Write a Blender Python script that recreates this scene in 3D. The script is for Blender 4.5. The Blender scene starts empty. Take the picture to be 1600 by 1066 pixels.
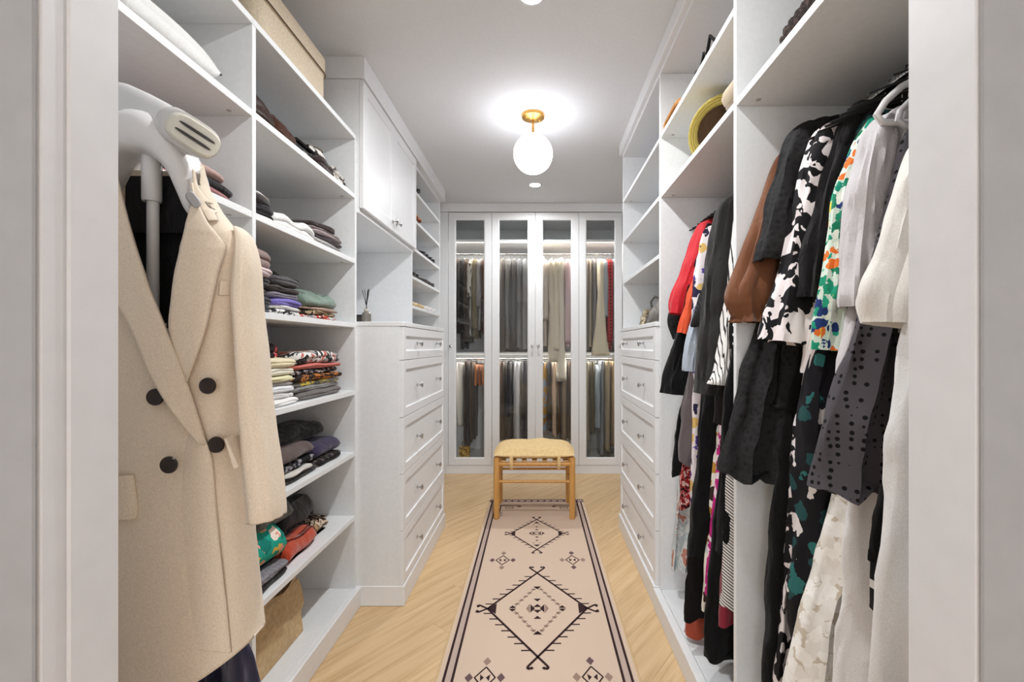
import bpy, math, random
from mathutils import Vector, noise as mnoise
R = random.Random(7)
SC = bpy.context.scene
COL = SC.collection
PI = math.pi

# ---------------------------------------------------------------- camera, light, exposure
F, CX, CY, H = 710.0, 842.0, 540.0, 1.29      # focal length and vanishing point measured in the 1600x1066 photograph, eye height in metres
cam = bpy.data.cameras.new('camera'); cam_o = bpy.data.objects.new('camera', cam); COL.objects.link(cam_o)
cam_o.location = (0, 0, H); cam_o.rotation_euler = (PI / 2, 0, 0)
cam.sensor_fit = 'HORIZONTAL'; cam.sensor_width = 36.0; cam.lens = 36.0 * F / 1600
cam.shift_x = -(CX - 800) / 1600; cam.shift_y = (CY - 533) / 1600
cam.clip_start = 0.02; cam.clip_end = 60
SC.camera = cam_o
SC.view_settings.view_transform = 'Standard'; SC.view_settings.look = 'None'
SC.view_settings.gamma = 1.0; SC.view_settings.use_curve_mapping = False
SC.view_settings.exposure = 0.13
SC.cycles.use_denoising = True
SC.cycles.max_bounces = 10; SC.cycles.diffuse_bounces = 6; SC.cycles.transparent_max_bounces = 16
SC.cycles.sample_clamp_indirect = 6.0
w = bpy.data.worlds.new('sky'); SC.world = w; w.use_nodes = True
w.node_tree.nodes['Background'].inputs[0].default_value = (.80, .90, 1, 1)
w.node_tree.nodes['Background'].inputs[1].default_value = 1.0

def lamp(name, kind, loc, power, color, size=.1, rot=(0, 0, 0), spread=None, size_y=None):
    l = bpy.data.lights.new(name, kind); l.energy = power; l.color = color
    if kind == 'AREA':
        l.size = size; l.shape = 'DISK'
        if size_y: l.shape = 'RECTANGLE'; l.size_y = size_y
        if spread: l.spread = spread
    else: l.shadow_soft_size = size
    o = bpy.data.objects.new(name, l); COL.objects.link(o); o.location = loc; o.rotation_euler = rot
    return o
NEUT = (.94, .97, .985)
# the closet's ceiling downlights (two seen or implied over the rug) and the bedroom's two, mirrored in the wardrobe glass
DOWN = [(-.034, 4.04, 14), (-.03, 1.85, 18), (-.03, .92, 11.5)]
for x, y, p in DOWN: lamp('downlight_beam', 'AREA', (x, y, 2.70), p, NEUT, .085, spread=PI * .92)
for x, y in [(-.68, -1.3), (-.78, -4.8)]: lamp('bedroom_downlight_beam', 'AREA', (x, y, 2.70), 8, NEUT, .10, spread=PI * .95)
for x in (-1.7, 1.55): lamp('bedroom_window_daylight', 'AREA', (x, -5.9, 1.55), 95, (.92, .965, 1), 1.3, rot=(PI / 2, 0, 0), size_y=1.8)
GLOBE_STRENGTH = 11.5

# ---------------------------------------------------------------- helpers
def P(px, py, Y): return ((px - CX) * Y / F, Y, H - (py - CY) * Y / F)   # a measured photo point at its real distance Y
def lin(h):
    h = h.lstrip('#'); o = []
    for i in (0, 2, 4):
        c = int(h[i:i + 2], 16) / 255
        o.append(c / 12.92 if c <= .04045 else ((c + .055) / 1.055) ** 2.4)
    return (*o, 1)

class MB:
    def __init__(s): s.v = []; s.f = []; s.mi = []
    def add(s, vs, fs, m=0):
        b = len(s.v); s.v += [tuple(p) for p in vs]; s.f += [tuple(i + b for i in f) for f in fs]; s.mi += [m] * len(fs); return s
    def box(s, x0, x1, y0, y1, z0, z1, bev=0, m=0):
        if bev <= 0:
            return s.add([(x0,y0,z0),(x1,y0,z0),(x1,y1,z0),(x0,y1,z0),(x0,y0,z1),(x1,y0,z1),(x1,y1,z1),(x0,y1,z1)],
                         [(0,3,2,1),(4,5,6,7),(0,1,5,4),(1,2,6,5),(2,3,7,6),(3,0,4,7)], m)
        b = min(bev, (x1-x0)/2.2, (y1-y0)/2.2, (z1-z0)/2.2); vs = []; idx = {}
        for ix, X in enumerate((x0, x1)):
            for iy, Y in enumerate((y0, y1)):
                for iz, Z in enumerate((z0, z1)):
                    sx, sy, sz = (1, -1)[ix], (1, -1)[iy], (1, -1)[iz]
                    for k, p in enumerate(((X, Y+sy*b, Z+sz*b), (X+sx*b, Y, Z+sz*b), (X+sx*b, Y+sy*b, Z))):
                        idx[ix, iy, iz, k] = len(vs); vs.append(p)
        g = lambda *a: idx[a]; fs = []
        for i in (0, 1):
            q = [g(i,0,0,0), g(i,1,0,0), g(i,1,1,0), g(i,0,1,0)]; fs.append(q if i else q[::-1])
            q = [g(0,i,0,1), g(1,i,0,1), g(1,i,1,1), g(0,i,1,1)]; fs.append(q[::-1] if i else q)
            q = [g(0,0,i,2), g(1,0,i,2), g(1,1,i,2), g(0,1,i,2)]; fs.append(q if i else q[::-1])
        for a in (0, 1):
            for c in (0, 1):
                q = [g(a,c,0,0), g(a,c,0,1), g(a,c,1,1), g(a,c,1,0)]; fs.append(q if (a ^ c) else q[::-1])
                q = [g(a,0,c,0), g(a,0,c,2), g(a,1,c,2), g(a,1,c,0)]; fs.append(q[::-1] if (a ^ c) else q)
                q = [g(0,a,c,1), g(0,a,c,2), g(1,a,c,2), g(1,a,c,1)]; fs.append(q if (a ^ c) else q[::-1])
                for e in (0, 1):
                    t = [g(a,c,e,0), g(a,c,e,1), g(a,c,e,2)]; fs.append(t if (a ^ c ^ e) else t[::-1])
        return s.add(vs, fs, m)
    def rings(s, rings, closed=True, cap0=False, cap1=False, m=0):
        n = len(rings[0]); vs = [p for r in rings for p in r]; fs = []
        for i in range(len(rings) - 1):
            for j in range(n if closed else n - 1):
                k = (j + 1) % n
                fs.append((i*n+j, i*n+k, (i+1)*n+k, (i+1)*n+j))
        if cap0: fs.append(tuple(range(n))[::-1])
        if cap1: fs.append(tuple((len(rings)-1)*n + j for j in range(n)))
        return s.add(vs, fs, m)
    def lathe(s, prof, axis='z', c=(0, 0, 0), n=24, m=0):
        rs = []
        for r, h in prof:
            ring = []
            for j in range(n):
                a = 2*PI*j/n; u, v = r*math.cos(a), r*math.sin(a)
                ring.append((c[0]+u, c[1]+v, c[2]+h) if axis == 'z' else ((c[0]+u, c[1]-h, c[2]+v) if axis == '-y' else (c[0]+h, c[1]+u, c[2]+v)))
            rs.append(ring)
        return s.rings(rs, cap0=True, cap1=True, m=m)
    def tube(s, pts, r, n=10, cap=True, m=0):
        pts = [Vector(p) for p in pts]; rs = []; up = None
        for i, p in enumerate(pts):
            t = (pts[min(i+1, len(pts)-1)] - pts[max(i-1, 0)]).normalized()
            if up is None: up = Vector((0, 0, 1)) if abs(t.z) < .9 else Vector((0, 1, 0))
            a = t.cross(up).normalized(); b = a.cross(t).normalized(); up = b
            rr = r[i] if isinstance(r, (list, tuple)) else r
            ru, rv = rr if isinstance(rr, tuple) else (rr, rr)
            rs.append([p + a*ru*math.cos(2*PI*j/n) + b*rv*math.sin(2*PI*j/n) for j in range(n)])
        return s.rings(rs, cap0=cap, cap1=cap, m=m)
    def sphere(s, c, r, nu=32, nv=18, m=0):
        return s.lathe([(max(1e-4, r*math.sin(PI*i/nv)), -r*math.cos(PI*i/nv)) for i in range(nv + 1)], c=c, n=nu, m=m)
    def quad(s, *p, m=0): return s.add(p, [tuple(range(len(p)))], m)

def mesh(name, mb, mats, smooth=False):
    me = bpy.data.meshes.new(name); me.from_pydata([tuple(p) for p in mb.v], [], mb.f); me.update()
    for x in (mats if isinstance(mats, (list, tuple)) else [mats]): me.materials.append(x)
    if any(mb.mi): me.polygons.foreach_set('material_index', mb.mi)
    if smooth:
        me.polygons.foreach_set('use_smooth', [True] * len(me.polygons))
        if smooth != 'all': me.set_sharp_from_angle(angle=smooth if isinstance(smooth, float) else .7)
    return me
def link(name, data, parent=None, loc=(0, 0, 0), rotz=0):
    o = bpy.data.objects.new(name, data); COL.objects.link(o)
    o.location = loc; o.rotation_euler = (0, 0, rotz)
    if parent is not None: o.parent = parent
    return o
ROOT = {}
def part(name, mb, mats, parent, smooth=False):
    """a mesh in world coordinates under a thing whose base is at ROOT[thing]"""
    b = ROOT.get(parent.name, (0, 0, 0)) if parent is not None else (0, 0, 0)
    mb.v = [(p[0]-b[0], p[1]-b[1], p[2]-b[2]) for p in mb.v]
    o = link(name, mesh(name, mb, mats, smooth), parent)
    ROOT[o.name] = b
    return o
def tag(o, label=None, cat=None, group=None, kind=None):
    if label: o['label'] = label
    if cat: o['category'] = cat
    if group: o['group'] = group
    if kind: o['kind'] = kind
    return o
def thing(name, label, cat, base=(0, 0, 0), group=None):
    o = link(name, None, None, base); o.empty_display_size = .05
    ROOT[o.name] = base
    return tag(o, label, cat, group)
def solo(name, mb, mats, label, cat, base, group=None, smooth=False):
    """a thing that is one mesh, its origin at its base"""
    mb.v = [(p[0]-base[0], p[1]-base[1], p[2]-base[2]) for p in mb.v]
    o = link(name, mesh(name, mb, mats, smooth), None, base); ROOT[o.name] = base
    return tag(o, label, cat, group)
def struct(name, mb, mats, parent=None, smooth=False):
    o = part(name, mb, mats, parent, smooth)
    if parent is None: o['kind'] = 'structure'
    return o

# ---------------------------------------------------------------- materials
MATS = {}
def base_mat(name, col, rough=.5, metal=0, **kw):
    m = bpy.data.materials.new(name); m.use_nodes = True; b = m.node_tree.nodes['Principled BSDF']
    b.inputs['Base Color'].default_value = lin(col) if isinstance(col, str) else col
    b.inputs['Roughness'].default_value = rough; b.inputs['Metallic'].default_value = metal
    for k, v in kw.items(): b.inputs[k.replace('_', ' ')].default_value = v
    return m, m.node_tree.nodes, m.node_tree.links, b
def nd(ns, t, **kw):
    n = ns.new(t)
    for k, v in kw.items(): setattr(n, k, v)
    return n
def coords(ns, ls, scale=(1, 1, 1), rot=(0, 0, 0)):
    tc = ns.new('ShaderNodeTexCoord'); mp = ns.new('ShaderNodeMapping')
    mp.inputs['Scale'].default_value = scale; mp.inputs['Rotation'].default_value = rot
    ls.new(tc.outputs['Object'], mp.inputs['Vector']); return mp.outputs['Vector']
def ramp(ns, ls, src, stops, const=False):
    r = ns.new('ShaderNodeValToRGB'); r.color_ramp.interpolation = 'CONSTANT' if const else 'LINEAR'
    e = r.color_ramp.elements
    while len(e) < len(stops): e.new(.5)
    for x, (p, c) in zip(e, stops): x.position = p; x.color = lin(c) if isinstance(c, str) else c
    ls.new(src, r.inputs[0]); return r.outputs[0]
def bump(ns, ls, b, src, strength=.2, dist=.002):
    n = ns.new('ShaderNodeBump'); n.inputs['Strength'].default_value = strength; n.inputs['Distance'].default_value = dist
    ls.new(src, n.inputs['Height']); ls.new(n.outputs[0], b.inputs['Normal']); return n
def shade(h, k):
    h = h.lstrip('#'); return '#' + ''.join('%02x' % max(0, min(255, int(int(h[i:i+2], 16) * k))) for i in (0, 2, 4))

def paint(name, col, rough=.5, grain=30, amt=.02):
    m, ns, ls, b = base_mat(name, col, rough)
    v = coords(ns, ls); n = nd(ns, 'ShaderNodeTexNoise'); n.inputs['Scale'].default_value = grain; n.inputs['Detail'].default_value = 4
    ls.new(v, n.inputs['Vector'])
    ls.new(ramp(ns, ls, n.outputs[0], [(.3, shade(col, 1 - amt)), (.7, shade(col, 1 + amt))]), b.inputs['Base Color'])
    bump(ns, ls, b, n.outputs[0], .05, .001); return m
def fab(col, rough=.92, wr=.5, sheen=.15, key=''):
    k = ('fab', col, rough, sheen)
    if k in MATS: return MATS[k]
    m, ns, ls, b = base_mat('fabric_' + col.strip('#'), col, rough)
    b.inputs['Sheen Weight'].default_value = sheen; b.inputs['Sheen Roughness'].default_value = .5; b.inputs['Specular IOR Level'].default_value = .12 if sheen < .1 else .25
    v = coords(ns, ls, (1, 1, .42))
    n = nd(ns, 'ShaderNodeTexNoise'); n.inputs['Scale'].default_value = 22; n.inputs['Detail'].default_value = 4; n.inputs['Distortion'].default_value = .6; ls.new(v, n.inputs['Vector'])
    f = nd(ns, 'ShaderNodeTexNoise'); f.inputs['Scale'].default_value = 900; ls.new(v, f.inputs['Vector'])
    ls.new(ramp(ns, ls, f.outputs[0], [(.3, shade(col, .95)), (.7, shade(col, 1.05))]), b.inputs['Base Color'])
    mx = nd(ns, 'ShaderNodeMath', operation='MULTIPLY_ADD'); ls.new(n.outputs[0], mx.inputs[0]); mx.inputs[1].default_value = 12.0; ls.new(f.outputs[0], mx.inputs[2])
    bump(ns, ls, b, mx.outputs[0], wr, .0015)
    MATS[k] = m; return m
def pattern(kind, cols, scale, key=None, rough=.85, rot=(0, 0, 0), stretch=(1, 1, 1), th=(.3, .5, .6)):
    k = ('pat', kind, tuple(cols), scale, rot, stretch, th)
    if k in MATS: return MATS[k]
    m, ns, ls, b = base_mat('print_' + kind, cols[0], rough); b.inputs['Specular IOR Level'].default_value = .25
    v = coords(ns, ls, stretch, rot)
    n = nd(ns, 'ShaderNodeTexNoise'); n.inputs['Scale'].default_value = 16; ls.new(v, n.inputs['Vector'])
    if kind == 'dots':
        t = nd(ns, 'ShaderNodeTexVoronoi'); t.inputs['Randomness'].default_value = .35
        t.inputs['Scale'].default_value = scale; ls.new(v, t.inputs['Vector'])
        c = ramp(ns, ls, t.outputs['Distance'], [(0, cols[1]), (th[0], cols[0])], True)
    elif kind == 'stripes':
        t = nd(ns, 'ShaderNodeTexWave', bands_direction='X'); t.inputs['Scale'].default_value = scale; t.inputs['Distortion'].default_value = .12
        t.inputs['Detail'].default_value = 0; ls.new(v, t.inputs['Vector'])
        c = ramp(ns, ls, t.outputs['Fac'], [(0, cols[0]), (th[1], cols[1])], True)
    elif kind == 'blotch':
        t = nd(ns, 'ShaderNodeTexNoise'); t.inputs['Scale'].default_value = scale; t.inputs['Detail'].default_value = 2.5; t.inputs['Distortion'].default_value = .8
        ls.new(v, t.inputs['Vector'])
        st = [(0, cols[0])] + [(th[0] + max(0, .68 - th[0]) * (i - 1) / max(1, len(cols) - 1), cols[i]) for i in range(1, len(cols))]
        c = ramp(ns, ls, t.outputs[0], st, True)
    elif kind == 'floral':
        t = nd(ns, 'ShaderNodeTexVoronoi'); t.inputs['Scale'].default_value = scale; t.inputs['Randomness'].default_value = .9
        wv = nd(ns, 'ShaderNodeVectorMath', operation='ADD'); sc = nd(ns, 'ShaderNodeVectorMath', operation='SCALE')
        q = nd(ns, 'ShaderNodeTexNoise'); q.inputs['Scale'].default_value = scale * 1.6; ls.new(v, q.inputs['Vector'])
        ls.new(q.outputs['Color'], sc.inputs[0]); sc.inputs['Scale'].default_value = .9 / scale
        ls.new(v, wv.inputs[0]); ls.new(sc.outputs[0], wv.inputs[1]); ls.new(wv.outputs[0], t.inputs['Vector'])
        sep = nd(ns, 'ShaderNodeSeparateColor'); ls.new(t.outputs['Color'], sep.inputs[0])
        petal = ramp(ns, ls, sep.outputs[0], [(i / (len(cols) - 1), cols[i + 1]) for i in range(len(cols) - 1)], True)
        mk = ramp(ns, ls, t.outputs['Distance'], [(0, '#ffffff'), (th[1], '#000000')], True)
        mx = nd(ns, 'ShaderNodeMix', data_type='RGBA'); ls.new(mk, mx.inputs[0]); mx.inputs[6].default_value = lin(cols[0]); ls.new(petal, mx.inputs[7])
        c = mx.outputs[2]
    elif kind == 'plaid':
        a = nd(ns, 'ShaderNodeTexWave', bands_direction='X'); d = nd(ns, 'ShaderNodeTexWave', bands_direction='Z')
        for t in (a, d): t.inputs['Scale'].default_value = scale; ls.new(v, t.inputs['Vector'])
        mn = nd(ns, 'ShaderNodeMath', operation='ADD'); ls.new(a.outputs['Fac'], mn.inputs[0]); ls.new(d.outputs['Fac'], mn.inputs[1])
        c = ramp(ns, ls, mn.outputs[0], [(0, cols[0]), (.35, cols[1]), (.8, cols[2])], True)
    elif kind == 'lace':
        t = nd(ns, 'ShaderNodeTexVoronoi'); t.inputs['Scale'].default_value = scale; ls.new(v, t.inputs['Vector'])
        c = ramp(ns, ls, t.outputs['Distance'], [(0, cols[1]), (th[0], cols[0]), (th[1], shade(cols[0], 1.5))], False)
        n = t; 
    elif kind == 'rib':
        t = nd(ns, 'ShaderNodeTexWave', bands_direction='X'); t.inputs['Scale'].default_value = scale; t.inputs['Distortion'].default_value = 1.0; ls.new(v, t.inputs['Vector'])
        c = ramp(ns, ls, t.outputs['Fac'], [(.2, cols[0]), (.8, cols[1])]); n = t
    ls.new(c, b.inputs['Base Color'])
    bump(ns, ls, b, n.outputs[1] if n.bl_idname == 'ShaderNodeTexWave' else n.outputs[0], .6, .004)
    MATS[k] = m; return m

WHITE = paint('white_melamine', '#e2e3e4', .42, 60, .012)
LACQ = paint('white_lacquered_front', '#e5e5e6', .42, 40, .008)
WALLM = paint('white_wall_paint', '#e0e1e3', .75, 90, .012)
CEILM = paint('ceiling_paint', '#dcdcdd', .85, 120, .012)
CASEM = paint('shaded_casing_paint', '#88888b', .5, 30, .02)  # casing grey has the shade of its bedroom side put into the colour
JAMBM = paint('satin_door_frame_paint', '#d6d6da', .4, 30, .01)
def metal(name, col, rough):
    m, ns, ls, b = base_mat(name, col, rough, 1.0); v = coords(ns, ls, (1, 1, 8))
    n = nd(ns, 'ShaderNodeTexNoise'); n.inputs['Scale'].default_value = 90; ls.new(v, n.inputs['Vector']); bump(ns, ls, b, n.outputs[0], .05, .0006); return m
CHROME = metal('polished_chrome', '#c9c9c9', .16)
BRASS = metal('brushed_brass', '#c89a52', .34)
PLASTIC = paint('white_plastic', '#dcdada', .3, 20, .008)
GREYPL = paint('grey_plastic', '#a9a6a8', .4, 20, .01)
DARKPL = paint('dark_plastic', '#3a3632', .5, 20, .02)
CAMM = paint('cam_lock_cap', '#a8a49d', .5, 60, .02)

# floor oak
def oak():
    m, ns, ls, b = base_mat('pale_oak_plank', '#d3b48a', .42)
    tc = ns.new('ShaderNodeTexCoord'); oi = ns.new('ShaderNodeObjectInfo')
    mp = ns.new('ShaderNodeMapping'); mp.inputs['Scale'].default_value = (1.6, 22, 1)
    off = nd(ns, 'ShaderNodeVectorMath', operation='ADD'); sc = nd(ns, 'ShaderNodeVectorMath', operation='SCALE'); sc.inputs['Scale'].default_value = 37
    cmb = ns.new('ShaderNodeCombineXYZ'); ls.new(oi.outputs['Random'], cmb.inputs[0]); ls.new(oi.outputs['Random'], cmb.inputs[1]); ls.new(cmb.outputs[0], sc.inputs[0])
    ls.new(tc.outputs['Object'], off.inputs[0]); ls.new(sc.outputs[0], off.inputs[1]); ls.new(off.outputs[0], mp.inputs['Vector'])
    n = nd(ns, 'ShaderNodeTexNoise'); n.inputs['Scale'].default_value = 1.7; n.inputs['Detail'].default_value = 7; n.inputs['Distortion'].default_value = .5; ls.new(mp.outputs[0], n.inputs['Vector'])
    g = ramp(ns, ls, n.outputs[0], [(.25, '#c09c70'), (.5, '#d3b286'), (.75, '#dcc097')])
    hs = ns.new('ShaderNodeHueSaturation'); ls.new(g, hs.inputs['Color'])
    mr = ns.new('ShaderNodeMapRange'); mr.inputs['To Min'].default_value = .95; mr.inputs['To Max'].default_value = 1.04; ls.new(oi.outputs['Random'], mr.inputs[0]); ls.new(mr.outputs[0], hs.inputs['Value'])
    ls.new(hs.outputs[0], b.inputs['Base Color']); bump(ns, ls, b, n.outputs[0], .08, .001); return m
OAK = oak()
def wood(name, c0, c1):
    m, ns, ls, b = base_mat(name, c0, .38); v = coords(ns, ls, (30, 30, 2.5))
    n = nd(ns, 'ShaderNodeTexNoise'); n.inputs['Scale'].default_value = 2; n.inputs['Detail'].default_value = 6; ls.new(v, n.inputs['Vector'])
    ls.new(ramp(ns, ls, n.outputs[0], [(.3, c0), (.7, c1)]), b.inputs['Base Color']); return m
BENCHW = wood('honey_beech_wood', '#c08a45', '#d3a05a')
def glass():
    m = bpy.data.materials.new('clear_door_glass'); m.use_nodes = True; ns, ls = m.node_tree.nodes, m.node_tree.links; ns.clear()
    out = ns.new('ShaderNodeOutputMaterial'); t = ns.new('ShaderNodeBsdfTransparent'); g = ns.new('ShaderNodeBsdfGlossy'); fr = ns.new('ShaderNodeFresnel'); mx = ns.new('ShaderNodeMixShader')
    t.inputs[0].default_value = (.97, .975, .97, 1); g.inputs['Roughness'].default_value = .0; fr.inputs[0].default_value = 1.42
    ls.new(fr.outputs[0], mx.inputs[0]); ls.new(t.outputs[0], mx.inputs[1]); ls.new(g.outputs[0], mx.inputs[2]); ls.new(mx.outputs[0], out.inputs[0]); return m
GLASS = glass()
def emit(name, col, st):
    m, ns, ls, b = base_mat(name, '#ffffff', .3)
    b.inputs['Emission Color'].default_value = lin(col); b.inputs['Emission Strength'].default_value = st; return m
OPAL = emit('lit_opal_glass', '#f4f6ff', GLOBE_STRENGTH)
STRIPM = emit('fill_strip_lens', '#fff6ea', 3.5)  # glow of the fill strips added inside the wardrobe
LENS = emit('lit_downlight_lens', '#fff6ea', 30)

# ---------------------------------------------------------------- room shell
XL, XR, YF, YB, ZC = -1.33, 1.20, .47, 5.20, 2.72      # closet walls (inner faces), ceiling height
struct('ceiling', MB().box(-2.6, 2.4, -6.1, 5.3, ZC, ZC + .12), CEILM)
struct('wall_left', MB().box(XL - .1, XL, YF, YB + .1, 0, ZC), WALLM)
struct('wall_right', MB().box(XR, XR + .1, YF, YB + .1, 0, ZC), WALLM)
struct('wall_back', MB().box(XL, XR, YB, YB + .1, 0, ZC), WALLM)
# front wall with the doorway the photograph is taken through: wall pieces left, right and above, then the jamb linings
JL, JR, Y0 = -.433, .380, .3933
for nm, a, b_ in (('wall_front', -2.6, JL - .018), ('wall_front', JR + .018, 2.4)):
    struct(nm, MB().box(a, b_, Y0 + .004, YF - .004, 0, ZC), WALLM)
struct('wall_front', MB().box(JL - .018, JR + .018, Y0 + .004, YF - .004, 2.45, ZC), WALLM)
tr = struct('trim_1', MB().box(JL - .018, JL, Y0, YF, 0, 2.43, .003), JAMBM)
part('door_stop', MB().box(JL - .001, JL + .003, .416, YF - .004, 0, 2.43, .0015), JAMBM, tr)
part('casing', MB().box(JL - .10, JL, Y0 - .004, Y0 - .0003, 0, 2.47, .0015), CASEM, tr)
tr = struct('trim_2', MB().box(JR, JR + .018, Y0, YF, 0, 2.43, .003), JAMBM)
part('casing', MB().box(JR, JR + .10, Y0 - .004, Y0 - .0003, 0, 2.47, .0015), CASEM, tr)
struct('trim_3', MB().box(JL - .018, JR + .018, Y0, YF, 2.43, 2.45, .003), JAMBM)
# the bedroom behind the camera, mirrored in the wardrobe glass and lit by its window
struct('wall_bedroom_left', MB().box(-2.7, -2.6, -6.0, Y0, 0, ZC), WALLM)
struct('wall_bedroom_right', MB().box(2.4, 2.5, -6.0, Y0, 0, ZC), WALLM)
bw = MB().box(-2.6, -2.4, -6.1, -6.0, 0, ZC).box(-1.0, .85, -6.1, -6.0, 0, ZC).box(2.25, 2.4, -6.1, -6.0, 0, ZC)
for wa, wb in ((-2.4, -1.0), (.85, 2.25)): bw.box(wa, wb, -6.1, -6.0, 0, .6).box(wa, wb, -6.1, -6.0, 2.5, ZC)
struct('wall_bedroom_back', bw, WALLM)
for wn, wa, wb in (('window_1', -2.4, -1.0), ('window_2', .85, 2.25)):
    wf = struct(wn, MB().box(wa, wb, -6.08, -6.03, .6, .66, .004).box(wa, wb, -6.08, -6.03, 2.44, 2.5, .004).box(wa, wa + .06, -6.08, -6.03, .66, 2.44, .004).box(wb - .06, wb, -6.08, -6.03, .66, 2.44, .004), JAMBM)
    part('pane', MB().box(wa + .06, wb - .06, -6.058, -6.052, .66, 2.44), GLASS, wf)

# floor: diagonal oak planks, each its own object, clipped to the room
fl = struct('floor', MB().box(-2.6, 2.4, -6.1, 5.3, -.12, -.012), paint('subfloor', '#8a7455', .8))
def clip(poly, axis, lim, keep_less):
    out = []
    for i in range(len(poly)):
        a, b = poly[i], poly[(i + 1) % len(poly)]
        ia = (a[axis] <= lim) == keep_less or a[axis] == lim; ib = (b[axis] <= lim) == keep_less or b[axis] == lim
        if ia: out.append(a)
        if ia != ib:
            t = (lim - a[axis]) / (b[axis] - a[axis]); out.append((a[0] + t*(b[0]-a[0]), a[1] + t*(b[1]-a[1])))
    return out
def plank(poly, org, ang):
    if len(poly) < 3: return
    ar = abs(sum(poly[i][0]*poly[(i+1) % len(poly)][1] - poly[(i+1) % len(poly)][0]*poly[i][1] for i in range(len(poly))))/2
    if ar < .002: return
    ca, sa = math.cos(-ang), math.sin(-ang); n = len(poly)
    loc = [((x-org[0])*ca - (y-org[1])*sa, (x-org[0])*sa + (y-org[1])*ca) for x, y in poly]
    mb = MB().rings([[(x, y, -.012) for x, y in loc], [(x, y, 0) for x, y in loc]], cap1=True)
    o = link('plank', mesh('plank', mb, OAK), fl, (org[0], org[1], 0), ang)
ANG = math.radians(52); PW, PL = .19, 1.5
ux, uy = math.cos(ANG), math.sin(ANG); vx, vy = -uy, ux
k = 0
for i in range(-22, 30):
    sh = R.uniform(0, PL); g = .0004
    for j in range(-4, 6):
        a0, a1 = j*PL + sh, (j+1)*PL + sh; b0, b1 = i*PW, (i+1)*PW
        q = [(a0+g, b0+g), (a1-g, b0+g), (a1-g, b1-g), (a0+g, b1-g)]
        poly = [(a*ux + b*vx, 1.5 + a*uy + b*vy) for a, b in q]
        org = (poly[0][0], poly[0][1])
        for ax, lim, kl in ((0, -.95, False), (0, .90, True), (1, .40, False), (1, 4.66, True)):
            if poly: poly = clip(poly, ax, lim, kl)
        if poly: plank(poly, org, ANG)
part('board_field', MB().box(-2.6, 2.4, -6.1, .398, -.012, 0), OAK, fl)

# ---------------------------------------------------------------- built-in furniture
T = .019
def shelf(parent, x0, x1, y0, y1, ztop, face, pins=True):
    s = part('shelf', MB().box(x0, x1, y0, y1, ztop - .022, ztop, .0012), WHITE, parent)
    if pins:
        for yy in (y0 + .035, y1 - .035):
            part('cam_lock', MB().lathe([(.0065, -.0016), (.0075, 0)], c=(face, yy, ztop - .022), n=10), CAMM, s)
    return s
SH = [.455, .768, 1.07, 1.40, 1.714, 2.034]
LF, LB = -.902, -1.325
Y1, Y2, Y3, Y4 = 1.44, 2.243, 3.23, 4.15
# left shelving, near bay and second bay
for (ya, yb, lab, sides) in ((.50, Y1 - .0095, 'white open shelving bay behind the beige blazer', (.50,)),
                             (Y1, Y2, 'white open shelving bay of folded clothes left of the dresser', (Y1 - .0095, Y2 - T + .006))):
    u = thing('shelving_unit', lab, 'shelves', ((LF + LB)/2, ya, 0), 'open shelving bays')
    for sy in sides: part('side_panel', MB().box(LB, LF, sy, sy + T, .02, 2.303, .0012), WHITE, u)
    part('back_panel', MB().box(LB - .004, LB + .004, ya + .001, yb - .001, .02, 2.325), WHITE, u)
    i0 = ya + (T if ya == .50 else .0095); i1 = yb - (.0 if ya == .50 else .013)
    for z in SH: shelf(u, LB + .004, LF - .001, i0, i1, z, LF - .05)
    part('top_board', MB().box(LB, LF + .001, ya - .0095 * (ya > 1), yb, 2.303, 2.325, .0012), WHITE, u)
    part('bottom_board', MB().box(LB, LF - .002, i0, i1, .075, .097, .0012), WHITE, u)
    kb = part('kick_board', MB().box(LF - .004, LF + .022, ya, yb + .004, 0, .097, .003), LACQ, u)

def shaker(w, h, t=.02, bd=.052, rec=.008, bev=.012):
    """framed front in local coordinates: width along x, height along z, face towards -y, origin at its lower near corner"""
    mb = MB(); rs = []
    e = .0015
    for (i, y) in ((0, t), (0, e), (e, 0), (bd, 0), (bd + bev*.25, rec*.8), (bd + bev, rec)):
        rs.append([(i, y, i), (w - i, y, i), (w - i, y, h - i), (i, y, h - i)])
    mb.rings(rs, cap0=True, cap1=True)
    return mb
KNOB = mesh('knob', MB().lathe([(.011, 0), (.011, .002), (.0055, .004), (.0045, .016), (.006, .019), (.0145, .024), (.0155, .028), (.013, .032), (.006, .034)], '-y', n=20), CHROME, .6)
def knob(parent, x, z):
    return link('knob', KNOB, parent, (x, 0, z))
FRONTS = {}
def front(name, parent, world, rotz, w, h, knobs, bd=.052):
    key = (round(w, 4), round(h, 4), bd)
    if key not in FRONTS: FRONTS[key] = mesh(name, shaker(w, h, bd=bd), LACQ)
    b = ROOT[parent.name]
    o = link(name, FRONTS[key], parent, (world[0]-b[0], world[1]-b[1], world[2]-b[2]), rotz)
    for x, z in knobs: knob(o, x, z)
    return o
DZ = [(1.218, 1.383), (.933, 1.215), (.653, .930), (.372, .650), (.102, .369)]
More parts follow.
